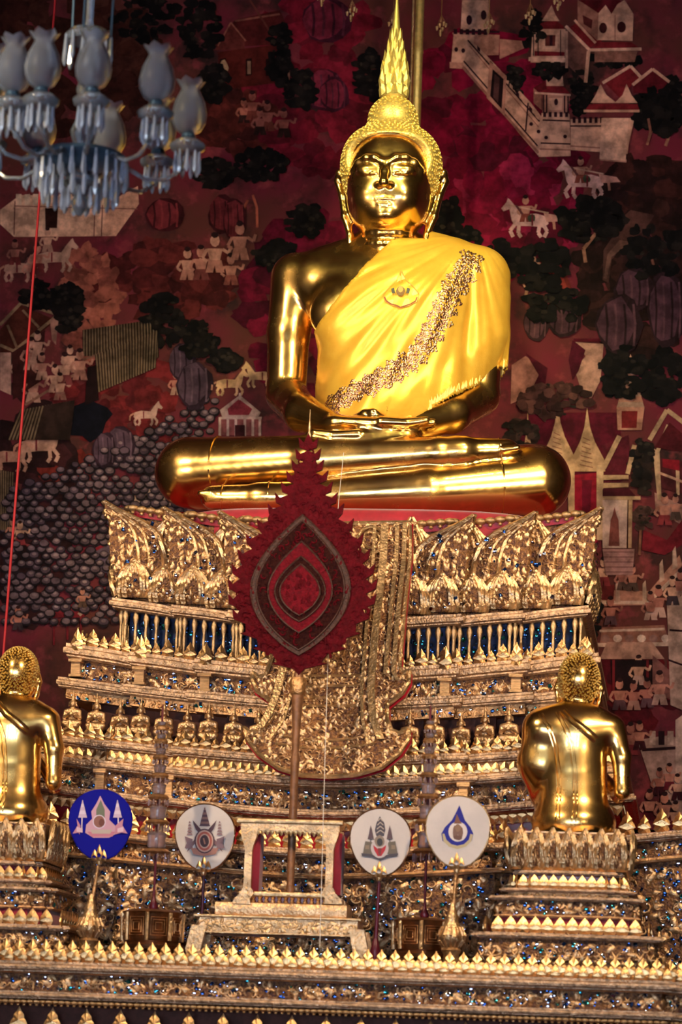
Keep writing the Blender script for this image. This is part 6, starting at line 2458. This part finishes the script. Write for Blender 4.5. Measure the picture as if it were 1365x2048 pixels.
# ------------------------------------------------------------------ crystal standards on bronze drums
def standard(label, fx, fy, topx, topy, y):
    p, q = P(fx, fy, y), P(topx, topy, y)
    t = thing('crystal_standard', label, 'lamp stand', (p.x, y, ZST))
    dr = MB().lathe([(.15, .08), (.195, .09), (.20, .115), (.165, .13), (.175, .15), (.175, .295), (.185, .31), (.15, .325), (.05, .33)], (p.x, y, ZST), 28)
    dr = dr.build('drum', MAT['bronze'], t)
    for k in range(8):
        a = -math.pi / 2 + 2 * math.pi * k / 8
        c, s_ = math.cos(a), math.sin(a)
        MB().tube([(p.x + c * .182, y + s_ * .182, ZST + .14), (p.x + c * .186, y + s_ * .186, ZST + .305)], .012, 7).build('rib', MAT['pale_gold'], dr)
        a2 = a + math.pi / 8
        c, s_ = math.cos(a2), math.sin(a2)
        fr_ = MB()
        for e in (.048, .034, .02):
            pts = []
            for u, v in ((-1, -1), (1, -1), (1, 1), (-1, 1)):
                ang = a2 + u * e / .178
                pts.append((p.x + math.cos(ang) * .179, y + math.sin(ang) * .179, ZST + .223 + v * e * 1.1))
            fr_.tube(pts, .0035, 4, True)
        fr_.build('panel_moulding', MAT['old_gold'], dr)
    for k in range(4):
        a = math.pi / 4 + math.pi / 2 * k
        MB().lathe([(.025, 0), (.035, .015), (.03, .05), (.045, .08), (.035, .10)], (p.x + .14 * math.cos(a), y + .14 * math.sin(a), ZST), 10).build('foot', MAT['old_gold'], dr)
    z0 = ZST + .325
    H = q.z - z0
    MB().lathe([(.02, 0), (.03, .02), (.012, .06), (.008, .1), (.007, H * .97), (.002, H)], (p.x, y, z0), 10).build('rod', MAT['dark_red_rod'], t)
    base = P(fx, 1708, y).z
    k = 1.0
    z = base
    i = 0
    while z < q.z - .12:
        r = .085 * k
        MB().lathe([(.01, 0), (r * .9, .0), (r * 1.05, .014), (r * .8, .03), (.01, .034)], (p.x, y, z), 18).build('gilt_dish', MAT['old_gold'], t)
        hh = .135 * k
        cr = MB().lathe([(.012, .03), (r * .55, .034), (r * .68, .05), (r * .62, hh * .6), (r * .72, hh * .9), (r * .5, hh), (.012, hh)], (p.x, y, z), 14)
        cr.build('crystal_cup', MAT['smoky_crystal'], t)
        pr = MB()
        for m_ in range(10):
            a = 2 * math.pi * m_ / 10
            xx, yy_ = p.x + r * .95 * math.cos(a), y + r * .95 * math.sin(a)
            pr.lathe([(.002, 0), (.007, .014), (.005, .05 * k), (.001, .055 * k)], (xx, yy_, z - .052 * k), 5)
        o_ = pr.build('prism_fringe', MAT['smoky_crystal'], t)
        o_['kind'] = 'stuff'
        z += .175 * k
        k *= .86
        i += 1
    return t


standard('slender crystal-tiered standard on a bronze drum between the blue fan and the ring fan', 304, 1880, 325, 1408, YT + .05)
standard('slender crystal-tiered standard on a bronze drum between the two right-hand fans', 848, 1885, 859, 1408, YT + .12)


# ------------------------------------------------------------------ chandelier
O = P(168, 246, -5.5)
CH = thing('chandelier', 'unlit blue-grey crystal chandelier with frosted tulip shades, hanging before the painting', 'chandelier', tuple(O))
RC = .55
mb = MB()
mb.lathe([(.012, -.50), (.03, -.47), (.05, -.43), (.03, -.40), (.06, -.36), (.10, -.33), (.06, -.28), (.035, -.20), (.05, -.12), (.07, -.05), (.04, .02), (.028, .10), (.05, .18), (.03, .26), (.022, .40), (.05, .46), (.02, .55), (.018, 1.3)], tuple(O), 16)
mb.build('stem', MAT['crystal'], CH)
MB().lathe([(.08, -.27), (.20, -.24), (.235, -.20), (.225, -.18), (.19, -.21), (.07, -.25)], tuple(O), 24).build('bowl', MAT['blue_metal'], CH)
MB().lathe([(.05, .46), (.11, .44), (.125, .47), (.10, .50), (.04, .52)], tuple(O), 20).build('crown_dish', MAT['crystal'], CH)
PRM = MB().lathe([(.05, 0), (.09, -.08), (.18, -.80), (.10, -.94), (.01, -1.0)], seg=5).mesh('prism', False)
PRM.materials.append(MAT['prism_glass'])
for n_, r_, z_, l_ in ((24, .235, -.20, .15), (20, .19, -.27, .17), (12, .12, .47, .16), (9, .09, -.36, .12)):
    for k in range(n_):
        a = 2 * math.pi * k / n_
        copy_part(PRM, 'prism', (O.x + r_ * math.cos(a), O.y + r_ * math.sin(a), O.z + z_), a, (.085, .085, l_), CH)
SHADE = MB()
sp = [(.028, 0), (.060, .02), (.080, .06), (.084, .10), (.072, .16), (.050, .205), (.042, .225), (.052, .245), (.066, .262)]
vs, fs = [], []
for i, (r_, z_) in enumerate(sp):
    for k in range(24):
        a = 2 * math.pi * k / 24
        rr = r_ * (1 + (.10 * math.cos(6 * a) if i >= 7 else 0))
        vs.append((rr * math.cos(a), rr * math.sin(a), z_ + (.008 * math.cos(6 * a) if i == 8 else 0)))
for i in range(len(sp) - 1):
    for k in range(24):
        fs.append((i * 24 + k, i * 24 + (k + 1) % 24, (i + 1) * 24 + (k + 1) % 24, (i + 1) * 24 + k))
SHADE.add(vs, fs)
SHADE = SHADE.mesh('tulip_shade', True)
SHADE.materials.append(MAT['frosted_glass'])
CUP = MB().lathe([(.015, -.10), (.05, -.095), (.078, -.075), (.082, -.055), (.06, -.035), (.03, -.03), (.022, 0), (.03, .01)], seg=20).mesh('glass_cup', True)
CUP.materials.append(MAT['crystal'])
for deg in (-37, -74, -101, -119, -139, 165, 128, 88, 56, 20):
    th = math.radians(deg)
    c, s_ = math.cos(th), math.sin(th)
    base = Vector((O.x + RC * c, O.y + RC * s_, O.z))
    pts = [(O.x + r_ * c, O.y + r_ * s_, O.z + z_) for r_, z_ in ((.05, -.30), (.14, -.22), (.24, -.22), (.34, -.27), (.44, -.26), (.53, -.19), (RC, -.10))]
    arm = MB().tube(pts, [.014, .013, .012, .012, .012, .012, .012], 7).build('lamp_arm', MAT['crystal'], CH)
    sh = copy_part(SHADE, 'tulip_shade', tuple(base), th, (1.1, 1.1, 1.1), arm)
    cp = copy_part(CUP, 'glass_cup', tuple(base), th, (1.15, 1.15, 1.1), arm)
    MB().lathe([(.02, -.03), (.04, -.02), (.03, .012), (.012, .02)], tuple(base), 12).build('lamp_collar', MAT['blue_metal'], arm)
    for j in range(9):
        a = 2 * math.pi * j / 9
        copy_part(PRM, 'prism', (base.x + .062 * math.cos(a), base.y + .062 * math.sin(a), base.z - .088), a, (.072, .072, .135), arm)
for k in range(3):
    a = 2 * math.pi * k / 3 + .5
    MB().tube([(O.x + .12 * math.cos(a), O.y + .12 * math.sin(a), O.z + .48), (O.x + .13 * math.cos(a), O.y + .13 * math.sin(a), O.z + 1.3)], .006, 5).build('chain', MAT['blue_metal'], CH)
MB().tube([(O.x, O.y, O.z + 1.28), (O.x, O.y, HZ)], .012, 6).build('suspension_rod', MAT['blue_metal'], CH)

# red pull cord from the ceiling, seen behind the chandelier
c0, c1 = P(112, -20, -1.3), P(8, 1292, -1.3)
dirv = (c0 - c1)
top = c0 + dirv * ((HZ - c0.z) / dirv.z)
bot = c1 + dirv * ((zs1 + .235 - c1.z) / dirv.z)
tag(MB().tube([bot, c1, c0, top], .0085, 8).build('pull_cord', MAT['red_cord'], None), 'taut red cord running down behind the chandelier', 'cord')

# sacred thread from the hands of the statue to the altar
th_pts = [P(688, 905, -.78), P(678, 1000, -1.10), P(668, 1150, -1.50), P(656, 1330, -2.0), P(648, 1600, -2.40), P(640, 1896, -2.70)]
tag(MB().tube(th_pts, .0022, 5).build('sacred_thread', MAT['white_cord'], None), 'thin white thread falling from the statue hands to the altar', 'thread')

# ------------------------------------------------------------------ tiered umbrella above the statue
pb = P(836, 150, 1.55)
UC = (P(877, 60, .35).x, .35)
UM = thing('ceremonial_umbrella', 'gilt ceremonial umbrella over the statue, its pole and bell tassels showing', 'umbrella', (pb.x, 1.55, 0))
MB().lathe([(.034, 0.0), (.034, 9.4), (.040, 9.42), (.034, 9.46), (.034, 11.6)], (pb.x, 1.55, 0), 12).build('pole', MAT['hair_gold'], UM)
MB().lathe([(.012, 9.0), (.012, 11)], (pb.x - .050, 1.55, 0), 8).build('side_rod', MAT['pale_gold'], UM)
zu = P(905, 50, 1.2).z + .42
RU = .95
MB().lathe([(.05, zu + .42), (.5, zu + .30), (RU, zu + .12), (RU + .01, zu), (RU - .03, zu), (RU - .04, zu + .10), (.5, zu + .27), (.05, zu + .39)], (UC[0], UC[1], 0), 40).build('canopy', MAT['pale_gold'], UM)
for k, (rr, zz) in enumerate(((.78, .62), (.62, 1.05), (.46, 1.45))):
    MB().lathe([(.05, zu + zz + .30), (rr * .6, zu + zz + .2), (rr, zu + zz + .08), (rr, zu + zz), (rr - .03, zu + zz), (.05, zu + zz + .27)], (UC[0], UC[1], 0), 36).build('upper_canopy', MAT['pale_gold'], UM)
MB().tube([(UC[0], UC[1], zu + .3), (pb.x, 1.55, zu + .3)], .03, 6).build('bracket_arm', MAT['polished_gold'], UM)
BELL = MB().lathe([(.15, 0), (.19, -.02), (.12, -.28), (.05, -.36)], seg=7).mesh('tassel_bell', False)
BELL.materials.append(MAT['pale_gold'])
for k in range(16):
    a = math.pi / 2 + 2 * math.pi * (k + .18) / 16
    x, y = UC[0] + RU * math.cos(a), UC[1] + RU * math.sin(a)
    ts = MB().tube([(x, y, zu + .01), (x, y, zu - .34)], .004, 5).build('tassel', MAT['old_gold'], UM)
    for j in range(7):
        b = 2 * math.pi * j / 7
        r_ = .014 if j % 2 else .034
        zz = zu - .37 - .03 * (j % 3)
        MB().tube([(x, y, zu - .30), (x + r_ * math.cos(b), y + r_ * math.sin(b), zz)], .0022, 4).build('tassel_thread', MAT['old_gold'], ts)
        copy_part(BELL, 'tassel_bell', (x + r_ * math.cos(b), y + r_ * math.sin(b), zz), b, (.07, .07, .09), ts)
